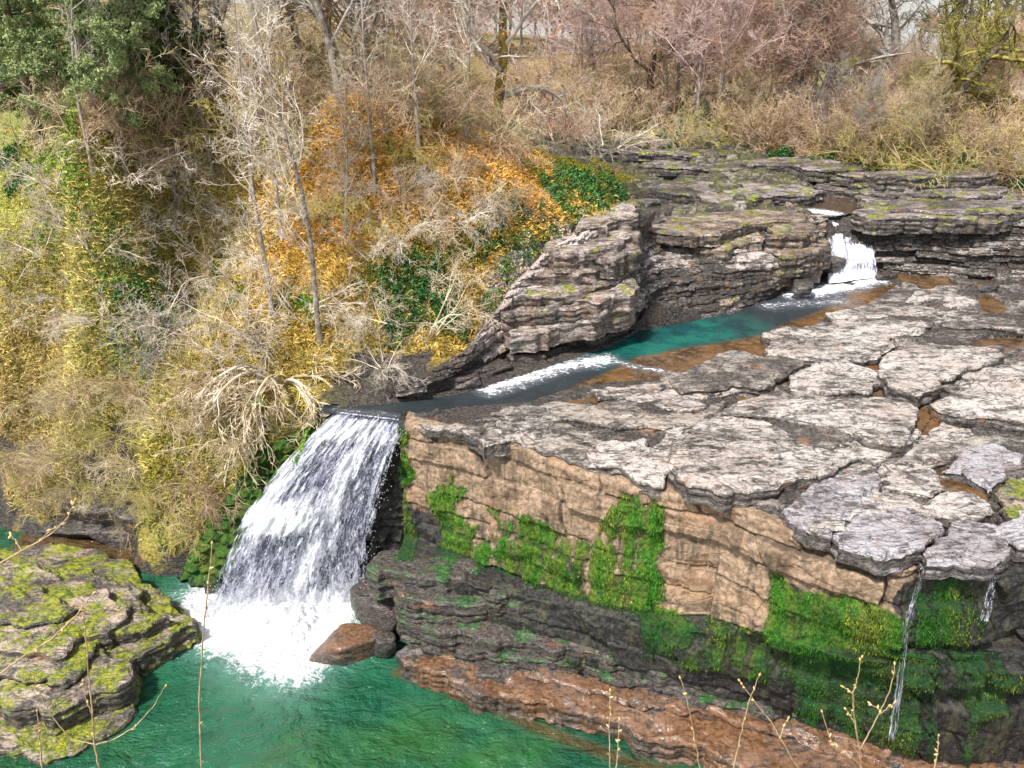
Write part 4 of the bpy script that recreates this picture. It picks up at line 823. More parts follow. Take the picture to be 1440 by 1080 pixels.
# broken blocks on the pale promontory and rubble along the channel bank
for i, (z_, pl_) in enumerate([
 (12.75,[(800,318),(845,306),(886,300),(893,318),(850,330),(806,334)]), (12.2,[(765,345),(820,330),(880,328),(895,346),(842,360),(772,366)]),
 (11.5,[(735,372),(795,356),(872,356),(893,372),(832,390),(742,394)]), (10.9,[(705,400),(772,386),(862,386),(891,400),(822,418),(712,424)]),
 (10.3,[(692,428),(760,414),(852,412),(888,428),(830,445),(706,452)]), (9.7,[(684,456),(750,442),(842,436),(890,448),(832,466),(712,478)]),
 (11.9,[(820,352),(860,345),(892,352),(890,368),(850,376),(822,370)]), (10.6,[(790,415),(845,405),(885,412),(880,428),(830,436),(795,430)])]):
    pl_ = [(a_ + 6, b_ - 15) for a_, b_ in pl_]
    slab('rock_block', pl_, z_, .7, M_paleblock, 'pale broken ledge of rock in the face of the promontory', 'rock block', 'pale ledges of the promontory', rag=.42, g=.06, lam=.10, seed=870 + 7 * i, tilt=(.05, gq.uniform(.02, .10)))
for i in range(22):
    px = gq.uniform(575, 880); py = np.interp(px, [560, 640, 700, 760, 850, 900], [556, 544, 518, 496, 474, 460]) - gq.uniform(-2, 16); r_ = gq.uniform(.3, .75)
    x_, y_ = U(px, py, 8.2); rock3d((x_, y_, 8.25), (r_ * 1.5, r_, r_ * .6), M_boulder, 'dark wet rock in the row along the left bank of the channel', 950 + i, 'boulder', 'dark rocks along the channel bank', gq.uniform(-.4, .4))
# mossy outcrop on the left
OC = empty('rock_outcrop', (0, 0, 0), 'low layered outcrop with yellow green moss jutting into the pool', 'outcrop')
for i, (z_, pl_) in enumerate([
 (.30,[(-80,1066),(0,1054),(65,1068),(125,1038),(190,992),(197,965),(185,945),(242,914),(283,888),(277,872),(236,838),(190,800),(120,775),(0,770),(-80,775)]),
 (.95,[(95,800),(190,800),(238,838),(272,866),(276,876),(236,900),(180,930),(140,935),(110,900)]),
 (1.15,[(-80,985),(0,982),(62,1003),(124,974),(186,948),(188,932),(150,920),(100,895),(-80,890)]),
 (1.50,[(-80,948),(20,945),(80,958),(122,930),(135,902),(205,880),(238,864),(200,830),(130,800),(0,788),(-80,788)]),
 (1.85,[(-80,905),(20,912),(88,918),(112,886),(180,862),(186,846),(130,818),(60,795),(0,785),(-80,785)]),
 (2.15,[(-80,858),(0,872),(70,868),(112,850),(60,822),(-80,822)])]):
    slab('rock_layer', pl_, z_, z_ + .5 if i == 0 else (1.3 if i < 3 else .65), M_mossrock, None, rag=.22, g=.035, lam=.06, seed=600 + 17 * i, parent=OC, tilt=(-.02, .02))

# ------------------------------------------------------------------ waterfalls
def fall_sheet(name, L0, L1, z0, z1, W, H, mat, off=0., bulge=.35, nu=90, nv=220, parent=None, lipflat=.25, seed=0, splash=None, wob=.10, mid=None):
    """from lip line L0 to foot line L1 (plan points left,right)"""
    a = np.linspace(0, 1, nu)[None, :]; t = np.linspace(0, 1, nv)[:, None]
    L0 = np.asarray(L0, float); L1 = np.asarray(L1, float)
    lip = L0[0] + (L0[1] - L0[0]) * a[..., None]; ft = L1[0] + (L1[1] - L1[0]) * a[..., None]
    th = np.clip(t + .10 * np.sin(np.pi * t), 0, 1)
    xy = lip * (1 - th[..., None]) + ft * th[..., None]
    z = z0 - (z0 - z1) * (t ** 1.15) + 0 * a
    n = wob * fbm(a * W * 1.6 + 0 * t, t * H * .35 + 0 * a, seed) + wob * .5 * fbm(a * W * 5 + 0 * t, t * H * .8 + 0 * a, seed + 2)
    st = .35 * sstep(.42, .50, t + .1 * (a - .3)) * (1 - sstep(.0, .75, a)) if splash else 0
    y = xy[..., 1] - (bulge * np.sin(np.pi * np.clip(t, 0, 1) ** .8)) - off - n * sstep(0, .1, t) - st
    V = np.stack([xy[..., 0] + 0 * t, y, z], -1).reshape(-1, 3)
    spl = np.zeros((nv, nu))
    if splash:
        for (sa, stt, ra, rt, am) in splash: spl = np.maximum(spl, am * np.exp(-((a - sa) / ra) ** 2 - ((t - stt) / rt) ** 2))
    me = mesh(name, V, gridfaces(nv, nu), mat, dict(splash=spl.ravel(), edge=(np.minimum(a, 1 - a) * W + 0 * t).ravel()))
    uvl = me.uv_layers.new(name='UVMap'); idx = np.empty(len(me.loops), np.int32); me.loops.foreach_get('vertex_index', idx)
    uv = np.stack([(a + 0 * t) * W + seed * 3.1, (t + 0 * a) * H], -1).reshape(-1, 2)
    uvl.data.foreach_set('uv', uv[idx].astype(np.float32).ravel())
    return link(name, me, parent)
lipR = np.array(U(574, 590, 8.0)); baseR = np.array(U(512, 838, .1)); lip0 = np.array(U(474, 578, 8.0)); base0 = np.array(U(296, 850, .0))
F0 = empty('waterfall', (*(lip0 * .5 + lipR * .5), 7.9), 'tall white waterfall pouring off the ledge into the green pool', 'waterfall')
F0.location = (0, 0, 0)
SPL = [(.32, .52, .26, .07, 1.1), (.62, .35, .10, .35, .5), (.60, .8, .10, .3, .6), (.10, .3, .12, .25, .6), (.4, .10, .5, .06, .5), (.5, 1.02, .9, .10, 1.3)]
fall_sheet('water_sheet', (lip0, lipR), (base0, baseR), 7.98, -.05, 3.6, 9, M_fallback, .0, .30, seed=1, splash=SPL, parent=F0)
fall_sheet('water_strands', (lip0, lipR), (base0, baseR), 8.0, -.05, 3.6, 9, M_fallfront, .14, .34, seed=2, splash=SPL, parent=F0, wob=.16)
fall_sheet('water_strands', (lip0, lipR), (base0 + np.array([-.25, -.1]), baseR), 8.02, -.05, 3.6, 9, M_fallfront, .26, .40, seed=4, splash=SPL, parent=F0, wob=.2)
spray(5200, 5)
# rock behind the falls
def fall_rock():
    nu, nv = 140, 180
    a = np.linspace(-.6, 1.15, nu)[None, :]; t = np.linspace(0, 1, nv)[:, None]
    ap = np.maximum(a, 0); an = np.minimum(a, 0)
    lip = lip0 + (lipR - lip0) * ap[..., None] + np.stack([an * 5.5, -an * .4], -1); ft = base0 + (baseR - base0) * ap[..., None] + np.stack([an * 4, -an * 2.0], -1)
    xy = lip * (1 - t[..., None]) + ft * t[..., None]; z = 7.9 + an * 3.2 - (8.6 + an * 3.2) * t
    z2 = terr(z + .2 * fbm(a * 6 + 0 * t, t * 5 + 0 * a, 4), a * 8 + 0 * t, t * 8 + 0 * a, .5, .4, 3)
    y = xy[..., 1] + .45 + .3 * fbm(a * 7 + 0 * t, t * 9 + 0 * a, 9) - .25 * ((z2 - z) / .5)
    V = np.stack([xy[..., 0] + 0 * t, y, z], -1).reshape(-1, 3)
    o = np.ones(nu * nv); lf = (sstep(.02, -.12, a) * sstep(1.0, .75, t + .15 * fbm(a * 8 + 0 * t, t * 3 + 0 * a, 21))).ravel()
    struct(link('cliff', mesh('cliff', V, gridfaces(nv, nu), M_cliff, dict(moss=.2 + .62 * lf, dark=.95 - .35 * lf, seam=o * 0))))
fall_rock()
# upper cascade
q2 = lambda px, py, z: np.array(U(px, py, z))
F1 = empty('waterfall', (0, 0, 0), 'small white cascade between the dark outcrops upstream', 'waterfall')
SP2 = [(.65, .45, .30, .3, .7), (.4, .95, .8, .15, .8), (.2, .3, .15, .3, .5)]
SP3 = [(.5, .5, .9, .9, .8)]
for nm, m_, o_, sd in (('water_sheet', M_fallback, 0, 7), ('water_strands', M_fallfront, .12, 8), ('water_strands', M_fallfront, .24, 9)):
    fall_sheet(nm, (q2(1157, 316, 10.35), q2(1216, 318, 10.35)), (q2(1156, 390, 8.65), q2(1228, 385, 8.65)), 10.38, 8.6, 2.6, 2.2, m_, .30 + o_, .25, 50, 90, F1, seed=sd, splash=SP2, wob=.16)
    fall_sheet(nm, (q2(1140, 298, 11.0), q2(1168, 297, 11.0)), (q2(1160, 319, 10.35), q2(1204, 317, 10.35)), 11.0, 10.3, 1.4, 1.4, m_, .15 + o_ * .6, .10, 30, 40, F1, seed=sd + 3, splash=SP3, wob=.1)
def trickle(pts, w, label, seed):
    """pts px,py,dist down the rock"""
    P = np.concatenate([UD([p[0]], [p[1]], p[2]) for p in pts]); n = 70
    s = np.linspace(0, len(P) - 1, n); Q = np.stack([np.interp(s, np.arange(len(P)), P[:, k]) for k in range(3)], -1)
    F_ = empty('trickle', (0, 0, 0), label, 'trickle')
    for k in range(2):
        nu = 9; a = np.linspace(-.5, .5, nu); V = Q[:, None] + np.stack([a[None] * (w * (.7 + .5 * np.linspace(0, 1, n)[:, None])) + .05 * fbm(s[:, None] * 3 + 0 * a, 0 * s[:, None] + k * 5. + 0 * a, seed), .06 * np.abs(a)[None] * np.ones((n, 1)) - .05 * k + 0 * s[:, None], 0 * s[:, None] + 0 * a], -1)
        me = mesh('water_strand', V.reshape(-1, 3), gridfaces(n, nu), M_trickle, dict(splash=np.full(n * nu, .12), edge=np.full(n * nu, .5)))
        uvl = me.uv_layers.new(name='UVMap'); idx = np.empty(len(me.loops), np.int32); me.loops.foreach_get('vertex_index', idx)
        uv = np.stack([np.broadcast_to(a[None] * w * 3 + seed + k * 9, (n, nu)), np.broadcast_to(np.linspace(0, 6, n)[:, None], (n, nu))], -1).reshape(-1, 2)
        uvl.data.foreach_set('uv', uv[idx].astype(np.float32).ravel()); link('water_strand', me, F_)
def on_cliff(pts, out=.12):
    o = []
    for px, py in pts:
        j = int(np.clip(np.searchsorted(ps, px), 0, len(ps) - 1)); c = CV[k0:, j]; dz = c[:, 2] - CAMZ; dep = c[:, 1] * cp - dz * sp
        i = int(np.argmin(np.abs(540 - F * (c[:, 1] * sp + dz * cp) / dep - py))); o.append((px, py, c[i, 1] - out))
    return o
trickle([(1296, 792, float(U(1296, 792, 7.9)[1]))] + on_cliff([(1293,822),(1284,848),(1274,880),(1268,940),(1260,1000),(1255,1042)], .2), .17, 'thin trickle falling down the green mossy cliff to the red shelf', 3)
trickle([(1399, 800, float(U(1399, 800, 7.8)[1]))] + on_cliff([(1393,830),(1386,872)], .25), .2, 'short trickle over the dark rock near the right edge', 6)

# ------------------------------------------------------------------ plants
def norm(v): return v / (np.linalg.norm(v, axis=-1, keepdims=True) + 1e-9)
def tubes(P, Rr, n):
    """P (B,K,3), Rr (B,K) -> verts, quads"""
    B, K, _ = P.shape
    T = norm(np.gradient(P, axis=1)); ref = np.where(np.abs(T[..., 2:3]) < .9, np.array([0, 0, 1.]), np.array([1., 0, 0]))
    A = norm(np.cross(T, ref)); Bn = np.cross(T, A); th = np.arange(n) * 2 * np.pi / n
    V = P[:, :, None] + Rr[:, :, None, None] * (A[:, :, None] * np.cos(th)[:, None] + Bn[:, :, None] * np.sin(th)[:, None])
    i = np.arange(B * K * n).reshape(B, K, n); j = np.roll(i, -1, 2)
    return V.reshape(-1, 3), np.stack([i[:, :-1], j[:, :-1], j[:, 1:], i[:, 1:]], -1).reshape(-1, 4)
def march(g, p, d, L, K, wob, trop):
    out = [p]; h = L[:, None] / (K - 1)
    for k in range(K - 1):
        d = norm(d + wob * g.normal(size=d.shape) + np.array([0, 0, 1.]) * trop); p = p + d * h; out.append(p)
    return np.stack(out, 1)
def kids(g, P, Rr, n, t0, t1, ang, asd, ln, tap, wob, trop, K, rr, rmin, flat=0.):
    B, Kp, _ = P.shape; Lp = np.linalg.norm(np.diff(P, axis=1), axis=2).sum(1)
    t = t0 + (t1 - t0) * (np.arange(n)[None] + g.random((B, n))) / n
    s = t * (Kp - 1); i = np.minimum(s.astype(int), Kp - 2); f = (s - i)[..., None]; b = np.arange(B)[:, None]
    p = P[b, i] * (1 - f) + P[b, i + 1] * f; r = Rr[b, i] * (1 - f[..., 0]) + Rr[b, i + 1] * f[..., 0]
    tg = norm(P[b, i + 1] - P[b, i]); q = g.normal(size=tg.shape); q = norm(q - (q * tg).sum(-1, keepdims=True) * tg)
    q[..., 2] *= (1 - flat); a = np.radians(g.normal(ang, asd, t.shape))[..., None]
    d = norm(np.cos(a) * tg + np.sin(a) * q); L = Lp[:, None] * ln * (1 - tap * t) * g.uniform(.6, 1.25, t.shape)
    p, d, L, r = p.reshape(-1, 3), d.reshape(-1, 3), L.ravel(), r.ravel()
    Q = march(g, p, d, L, K, wob, trop); r0 = np.maximum(r * rr, rmin)
    return Q, r0[:, None] * np.linspace(1, .30, K)[None]
def leaves(g, pts, size, up=.0, elong=1.6):
    n = len(pts); a = norm(g.normal(size=(n, 3)) + np.array([0, 0, up])); b = norm(np.cross(a, g.normal(size=(n, 3)))); s = size * g.uniform(.6, 1.3, (n, 1))
    a = a * s * elong; b = b * s
    V = np.stack([pts - a * .5, pts + b * .5, pts + a * .5, pts - b * .5], 1).reshape(-1, 3)
    return V, np.arange(4 * n).reshape(n, 4)
def crown_mesh(name, levels, mat, sides=3, extra=None):
    Vs, Fs, o = [], [], 0
    for (P, Rr, s) in levels:
        v, f = tubes(P, Rr, s); Vs.append(v); Fs.append(f + o); o += len(v)
    return mesh(name, np.concatenate(Vs), np.concatenate(Fs), mat)
PROTO = {}
def proto(key, trunk, crown, foliage=None): PROTO[key] = [('trunk', trunk), ('crown', crown)] + ([('foliage', foliage)] if foliage else [])
def tree_proto(key, seed, H, r, barkm, twigm, stems=1, spread=0., lev=(), wob=.06, trop=.05, K=12, rmin=.008, leafm=None, leafn=0, leafs=.06, tipr=.15, flat=0., lean=None, leaft=None):
    g = np.random.default_rng(seed)
    az = g.uniform(0, 2 * np.pi, stems) + np.arange(stems) * 2 * np.pi / stems
    sp_ = spread * g.uniform(.55, 1.2, stems); d = np.c_[np.sin(sp_) * np.cos(az), np.sin(sp_) * np.sin(az), np.cos(sp_)]
    if lean is not None: d = norm(d + np.array(lean))
    L = H * g.uniform(.75, 1.1, stems) if stems > 1 else np.array([H])
    p0 = np.c_[.12 * spread * np.cos(az), .12 * spread * np.sin(az), -.3 * np.ones(stems)] if stems > 1 else np.array([[0, 0, -.4]])
    P = march(g, p0, d, L, K, wob, trop); Rr = r * np.linspace(1, tipr, K)[None] * np.ones((stems, 1)) * (1 if stems == 1 else g.uniform(.7, 1.1, (stems, 1)))
    if stems == 1: Rr[:, 0] *= 1.35
    trunk = crown_mesh(key + '_trunk', [(P, Rr, 7 if stems == 1 else 5)], barkm)
    lv = []; cur = (P, Rr)
    for i, l in enumerate(lev):
        Q, q = kids(g, *cur, *l, rmin=rmin, flat=flat); lv.append((Q, q, 4 if i == 0 and stems == 1 else 3)); cur = (Q, q)
    crown = crown_mesh(key + '_crown', lv, twigm); fol = None
    if leafn:
        tips = cur[0].reshape(-1, 3); tips = tips[g.integers(0, len(tips), leafn)] + g.normal(0, .05, (leafn, 3))
        v, f = leaves(g, tips, leafs); fol = mesh(key + '_foliage', v, f, leafm)
    proto(key, trunk, crown, fol)
# n, t0, t1, ang, asd, len, taper, wob, trop, K, rr
BIRCH = [(17,.25,.98,40,9,.30,.55,.12,.10,8,.40),(6,.15,.98,40,12,.48,.3,.16,.05,6,.55),(5,.15,1,40,14,.50,.2,.18,.02,4,.6),(3,.2,1,40,14,.5,.2,.2,0,3,.7)]
for k in range(3): tree_proto('birch%d' % k, 10 + k, 11.5, .105, M_greybark, M_paletwig, lev=BIRCH, wob=.05, trop=.10, rmin=.009)
FARTREE = [(18,.18,.97,48,12,.52,.55,.14,.10,8,.5),(9,.15,1,42,14,.50,.3,.17,.06,6,.55),(7,.15,1,42,15,.50,.2,.2,.02,4,.6),(5,.2,1,42,15,.55,.2,.2,0,3,.7)]
for k, tw in enumerate([M_browntwig, M_redtwig, M_tantwig, M_greytwig, M_pinktwig]): tree_proto('bare%d' % k, 30 + k, 12, .17, M_greybark, tw, lev=FARTREE, wob=.07, trop=.06, rmin=.014)
ARCH = [(7,.2,.98,42,14,.5,.35,.14,-.02,7,.55),(6,.12,1,42,16,.52,.25,.18,-.03,5,.6),(4,.15,1,42,16,.52,.2,.2,-.02,4,.7)]
for k, tw in enumerate([M_paletwig, M_paletwig, M_creamtwig, M_greytwig]): tree_proto('shrub%d' % k, 50 + k, 4.2, .055, tw, tw, 8, .75, ARCH, .12, -.10, 9, .010, tipr=.25)
BUSH = [(9,.15,1,42,16,.45,.3,.18,.02,6,.6),(7,.15,1,45,16,.5,.25,.22,0,5,.65),(6,.15,1,45,18,.5,.2,.24,-.01,4,.7)]
BUSH = [(6,.15,1,42,16,.5,.3,.18,.02,7,.6),(5,.15,1,45,16,.52,.25,.22,0,5,.65),(4,.15,1,45,18,.5,.2,.24,-.01,4,.7)]
for k, tw in enumerate([M_browntwig, M_tantwig, M_redtwig, M_olivetwig, M_browntwig]): tree_proto('bush%d' % k, 60 + k, 3.6, .05, tw, tw, 10 if k < 4 else 6, .7 if k < 4 else .95, BUSH, .14, -.03 if k < 4 else -.07, 9, .012, tipr=.25)
BRAM = [(9,.1,1,40,18,.5,.3,.2,-.06,6,.6),(7,.1,1,45,18,.55,.25,.24,-.05,5,.7)]
for k, tw in enumerate([M_tantwig, M_olivetwig, M_browntwig]): tree_proto('bramble%d' % k, 70 + k, 2.2, .022, tw, tw, 22, 1.05, BRAM, .16, -.13, 8, .008, tipr=.35)
DROOP = [(7,.25,1,32,12,.55,.3,.13,-.12,7,.55),(6,.15,1,34,14,.55,.25,.16,-.08,5,.6),(4,.2,1,36,14,.55,.2,.2,-.04,4,.7)]
tree_proto('droop', 81, 2.9, .06, M_creamtwig, M_creamtwig, 15, .75, DROOP, .08, -.26, 10, .012, tipr=.4)
OAK = [(11,.16,.97,66,14,.72,.45,.24,.05,10,.55),(9,.12,1,52,16,.46,.3,.28,.04,7,.58),(7,.12,1,48,18,.48,.2,.28,.02,5,.6),(6,.15,1,46,18,.5,.2,.28,0,4,.65)]
tree_proto('copperoak', 91, 8.5, .24, M_mossbark, M_greytwig, lev=OAK, wob=.20, trop=.06, rmin=.010, leafm=M_copper, leafn=4200, leafs=.075)
tree_proto('lichenoak', 92, 8.0, .42, M_darkbark, M_lichen, lev=[OAK[0][:-1] + (.75,)] + OAK[1:], wob=.22, trop=.03, rmin=.018)
tree_proto('darkoak', 93, 13, .36, M_darkbark, M_darkbark, lev=OAK[:1] + OAK[1:3] + [(4,.15,1,46,18,.5,.2,.28,0,4,.65)], wob=.10, trop=.08, rmin=.016)
tree_proto('greyoak', 94, 14, .42, M_greybark, M_greytwig, lev=OAK, wob=.12, trop=.08, rmin=.014)
# conifers
def conifer(key, seed, H, r, n, droop, needm, nn, size, top=.95, L=.30):
    g = np.random.default_rng(seed)
    P = march(g, np.array([[0, 0, -.4]]), np.array([[.02, 0, 1.]]), np.array([H]), 12, .02, .05); Rr = r * np.linspace(1, .12, 12)[None]
    B = kids(g, P, Rr, n, .12, top, 80, 10, L, .75, .08, droop, 7, .3, .02)
    B2 = kids(g, *B, 8, .2, 1, 50, 12, .42, .4, .12, .03, 5, .5, .012)
    tr = crown_mesh(key + '_trunk', [(P, Rr, 7)], M_darkbark); cr = crown_mesh(key + '_crown', [(*B, 4), (*B2, 3)], M_darkbark)
    Q = B2[0]; m = g.integers(0, Q.shape[0], nn); f = g.random(nn) ** .7 * (Q.shape[1] - 1); i = np.minimum(f.astype(int), Q.shape[1] - 2); f = (f - i)[:, None]
    pts = Q[m, i] * (1 - f) + Q[m, i + 1] * f + g.normal(0, .09, (nn, 3))
    v, fc = leaves(g, pts, size, .3, 3.2); proto(key, tr, cr, mesh(key + '_foliage', v, fc, needm))
conifer('pine0', 101, 14, .28, 46, .03, M_pine, 110000, .050)
conifer('pine1', 102, 12, .24, 40, -.03, M_pine, 95000, .050)
conifer('yew', 103, 9, .25, 44, -.05, M_yew, 90000, .048, .97, .38)

def plant(kind, key, x, y, z, sc, rz, label, cat, group=None, rx=0, ry=0):
    e = empty(kind, (x, y, z), label, cat, group, rz, sc, rx, ry)
    for nm, me in PROTO[key]: link(nm, me, e)
    return e
def at(px, py):
    p = hit([px], [py])[0]; p[2] = min(p[2], float(gz(p[0], p[1])[0])) if p[1] < 400 else p[2]; return p
def one(kind, key, px, py, sc, label, cat='tree', group=None, rz=None, rx=0, ry=0):
    p = at(px, py); return plant(kind, key, *p, sc, rng.uniform(0, 6.28) if rz is None else rz, label, cat, group, rx, ry)
# the slim pale trees on the left bank
for i, (px, py, k, sc, lb, ry) in enumerate([
 (451,482,0,1.12,'tall slim tree with a straight trunk rooted just above the waterfall lip',0.02),(386,445,1,1.05,'slim grey tree left of the straight trunk above the waterfall',-.02),
 (398,335,2,.80,'slender pale tree in the orange bracken higher up the bank',.03),(352,300,0,.80,'thin pale tree leaning left below the dark conifer',-.10),(300,245,1,.9,'white stemmed slim tree in front of the conifers',-.03),
 (527,262,2,.85,'pale slender tree left of the oak with copper leaves',.02),(590,215,1,.8,'twiggy slim tree standing behind the orange bracken slope',0),(180,262,2,.85,'thin bare tree leaning over the upper left bank',.06),
 (130,240,0,.8,'thin bare tree between the pine and the upper left thicket',-.05),(485,330,1,.62,'slim tree with rising twigs right of the straight trunk',.06),(250,300,0,.6,'short slim tree above the pale arching shrubs',.04),(420,225,2,.65,'thin tree near the top of the orange slope',-.03),
 (655,200,0,.75,'thin pale tree just left of the copper leaved oak trunk',-.05)]):
    one('slim_tree', 'birch%d' % k, px, py, sc, lb, 'tree', 'slim bare trees on the left bank', ry=ry)
one('oak_tree', 'copperoak', 697, 195, 1.3, 'crooked oak with mossy trunk and copper dead leaves above the promontory', rz=1.2, ry=.12)
one('bare_tree', 'shrub0', 850, 222, 1.25, 'white spreading shrubby tree at the tip of the promontory', 'tree')
one('oak_tree', 'darkoak', 912, 168, 1.05, 'dark spreading oak at the bend of the river', rz=.5, ry=-.06)
one('oak_tree', 'lichenoak', 1300, 205, 1.15, 'low crooked oak crusted with yellow lichen on the far bank', rz=2.2, ry=-.10)
one('oak_tree', 'lichenoak', 1395, 150, 1.0, 'lichen covered oak behind the low crooked one near the field', rz=4.2)
for px, py, k, sc, lb in [(1165,165,'greyoak',.95,'tall grey oak on the far bank left of the bright sky gap'),(1245,150,'greyoak',1.0,'thick trunked oak in the middle of the far bank skyline'),(1320,140,'darkoak',1.05,'big dark oak behind the lichen covered one'),(1430,140,'greyoak',1.05,'large oak at the right edge beside the green field'),(1060,165,'darkoak',.9,'dark branched oak rising above the reddish thicket')]:
    one('oak_tree', k, px, py, sc, lb)
for px, py, k, sc, lb in [(60,205,'pine0',1.0,'blue green pine in the top left corner'),(140,170,'pine1',.95,'pine with drooping boughs right of the corner pine'),(232,165,'yew',1.0,'dark dense conifer behind the slim white tree'),(10,150,'pine1',1.1,'pine cut by the left edge of the picture'),(190,130,'pine0',1.0,'pine standing higher up behind the dark conifer')]:
    one('conifer', k, px, py, sc, lb)
# thickets: scatter inside outlines
def scatter(poly, n, seed, mind=.0):
    g = np.random.default_rng(seed); P = np.array(poly, float); out = []
    while len(out) < n:
        q = g.uniform(P.min(0), P.max(0), (n * 4, 2)); q = q[sdist(q[:, 0], q[:, 1], P) < 0]
        for a in q:
            if len(out) < n and all(np.hypot(*(a - b)) > mind for b in out): out.append(a)
        mind *= .9
    return hit([p[0] for p in out], [p[1] for p in out])
def thicket(poly, n, seed, kind, keys, s0, s1, label, cat, group, mind=20):
    g = np.random.default_rng(seed + 1000)
    for p in scatter(poly, n, seed, mind):
        plant(kind, keys[g.integers(len(keys))], p[0], p[1], float(gz(p[0], p[1])[0]) - .05, g.uniform(s0, s1), g.uniform(0, 6.28), label, cat, group, g.uniform(-.15, .15), g.uniform(-.15, .15))
thicket([(0,260),(200,250),(330,260),(420,400),(440,470),(300,520),(120,500),(0,500)], 20, 1, 'shrub', ['shrub0', 'shrub1', 'shrub3'], .5, .85, 'pale bare shrub with arching twigs in the thicket on the left bank', 'shrub', 'pale shrubs on the left bank', 45)
thicket([(470,330),(660,300),(690,380),(660,470),(600,530),(480,540)], 7, 2, 'shrub', ['shrub0', 'shrub1', 'shrub2'], .45, .75, 'pale bare shrub hanging over the channel bank beside the ivy', 'shrub', 'pale shrubs above the channel', 45)
thicket([(0,540),(120,520),(330,540),(420,600),(330,690),(200,690),(40,680),(0,640)], 14, 3, 'bramble', ['bramble0', 'bramble1', 'bramble2'], .8, 1.25, 'tangled brown and olive bramble on the bank above the dark rocks', 'bramble', 'brambles on the lower left bank', 45)
thicket([(230,150),(480,110),(650,130),(640,190),(400,260),(200,240),(0,260),(0,215)], 24, 4, 'bush', ['bush1', 'bush1', 'bush3', 'bush0'], .7, 1.1, 'tan bare bush in the dense growth on the upper left slope', 'bush', 'bushes on the upper left slope', 30)
thicket([(260,90),(560,80),(580,140),(480,150),(260,130)], 14, 5, 'bare_tree', ['bare2', 'bare3', 'bare0'], .75, 1.05, 'tan bare tree in the wood along the top of the left hill', 'tree', 'bare trees on the left hilltop', 15)
thicket([(560,165),(690,150),(860,185),(840,215),(700,215),(560,200)], 8, 6, 'bush', ['bush1', 'bush2', 'bush0'], .7, 1.0, 'brown bush behind the orange slope below the copper oak', 'bush', 'bushes behind the orange slope', 25)
thicket([(950,205),(1050,212),(1200,240),(1440,262),(1440,215),(1300,200),(1150,190),(1000,180)], 34, 7, 'bush', ['bush0', 'bush2', 'bush4', 'bush3', 'bush4'], .5, 1.3, 'brown bare bush leaning over the rocks on the far bank', 'bush', 'bushes along the far bank', 25)
thicket([(940,178),(1000,165),(1110,172),(1250,180),(1440,185),(1440,150),(1250,150),(1100,140),(960,140)], 26, 8, 'bare_tree', ['bare0', 'bare1', 'bare2', 'bare1'], .30, .50, 'reddish brown bare tree in the dense thicket on the far bank', 'tree', 'bare trees on the far bank', 18)
thicket([(720,190),(760,140),(860,120),(960,140),(930,185),(880,195),(800,215)], 22, 17, 'bush', ['bush0', 'bush2', 'bush1'], .9, 1.4, 'brown bush in the dense wood at the river bend behind the promontory', 'bush', 'bushes at the river bend', 18)
thicket([(900,160),(960,150),(1160,150),(1160,175),(1000,180),(920,180)], 18, 18, 'bare_tree', ['bare1', 'bare0', 'bare1', 'bare4'], .8, 1.1, 'tall reddish bare tree in the wood left of the bright sky gap', 'tree', 'tall bare trees on the far bank', 14)
thicket([(940,200),(1050,208),(1200,235),(1440,258),(1440,225),(1200,205),(1000,190)], 14, 19, 'bare_tree', ['bare2', 'shrub3', 'shrub0', 'bare3'], .28, .5, 'grey bare tree standing among the bushes on the far bank', 'tree', 'grey bare trees among the far bank bushes', 30)
# the wood beyond the river bend and behind the field
g = np.random.default_rng(77)
for i in range(56):
    y = g.uniform(66, 125); x = y * g.uniform(-.17, .21); x = x if not (x > 14 and y < 80) else x - 8
    plant('bare_tree', ['bare1', 'bare4', 'bare2', 'bare0', 'bare4'][g.integers(5)], x, y, float(land(np.array([x]), np.array([y]), 0)[0]), g.uniform(.8, 1.15), g.uniform(0, 6.28), 'purplish bare tree in the distant wood behind the river bend', 'tree', 'bare trees beyond the river bend')
for i in range(34):
    y = g.uniform(150, 200); x = y * g.uniform(.2, .85)
    plant('bare_tree', ['bare0', 'bare3', 'bare4', 'bare1'][g.integers(4)], x, y, float(land(np.array([x]), np.array([y]), 0)[0]), g.uniform(.3, .5), g.uniform(0, 6.28), 'small bare tree in the far hedge line behind the green field', 'tree', 'bare trees behind the field')
one('shrub', 'droop', 395, 522, 1.55, 'cream coloured shrub with drooping root like branches left of the falls', 'shrub', rz=.4)
one('shrub', 'shrub2', 350, 470, .75, 'cream twigged shrub just above the drooping one', 'shrub', rz=2.0)
one('shrub', 'shrub2', 300, 500, .7, 'cream twigged shrub with curling branches beside the ivy', 'shrub', rz=4.0)
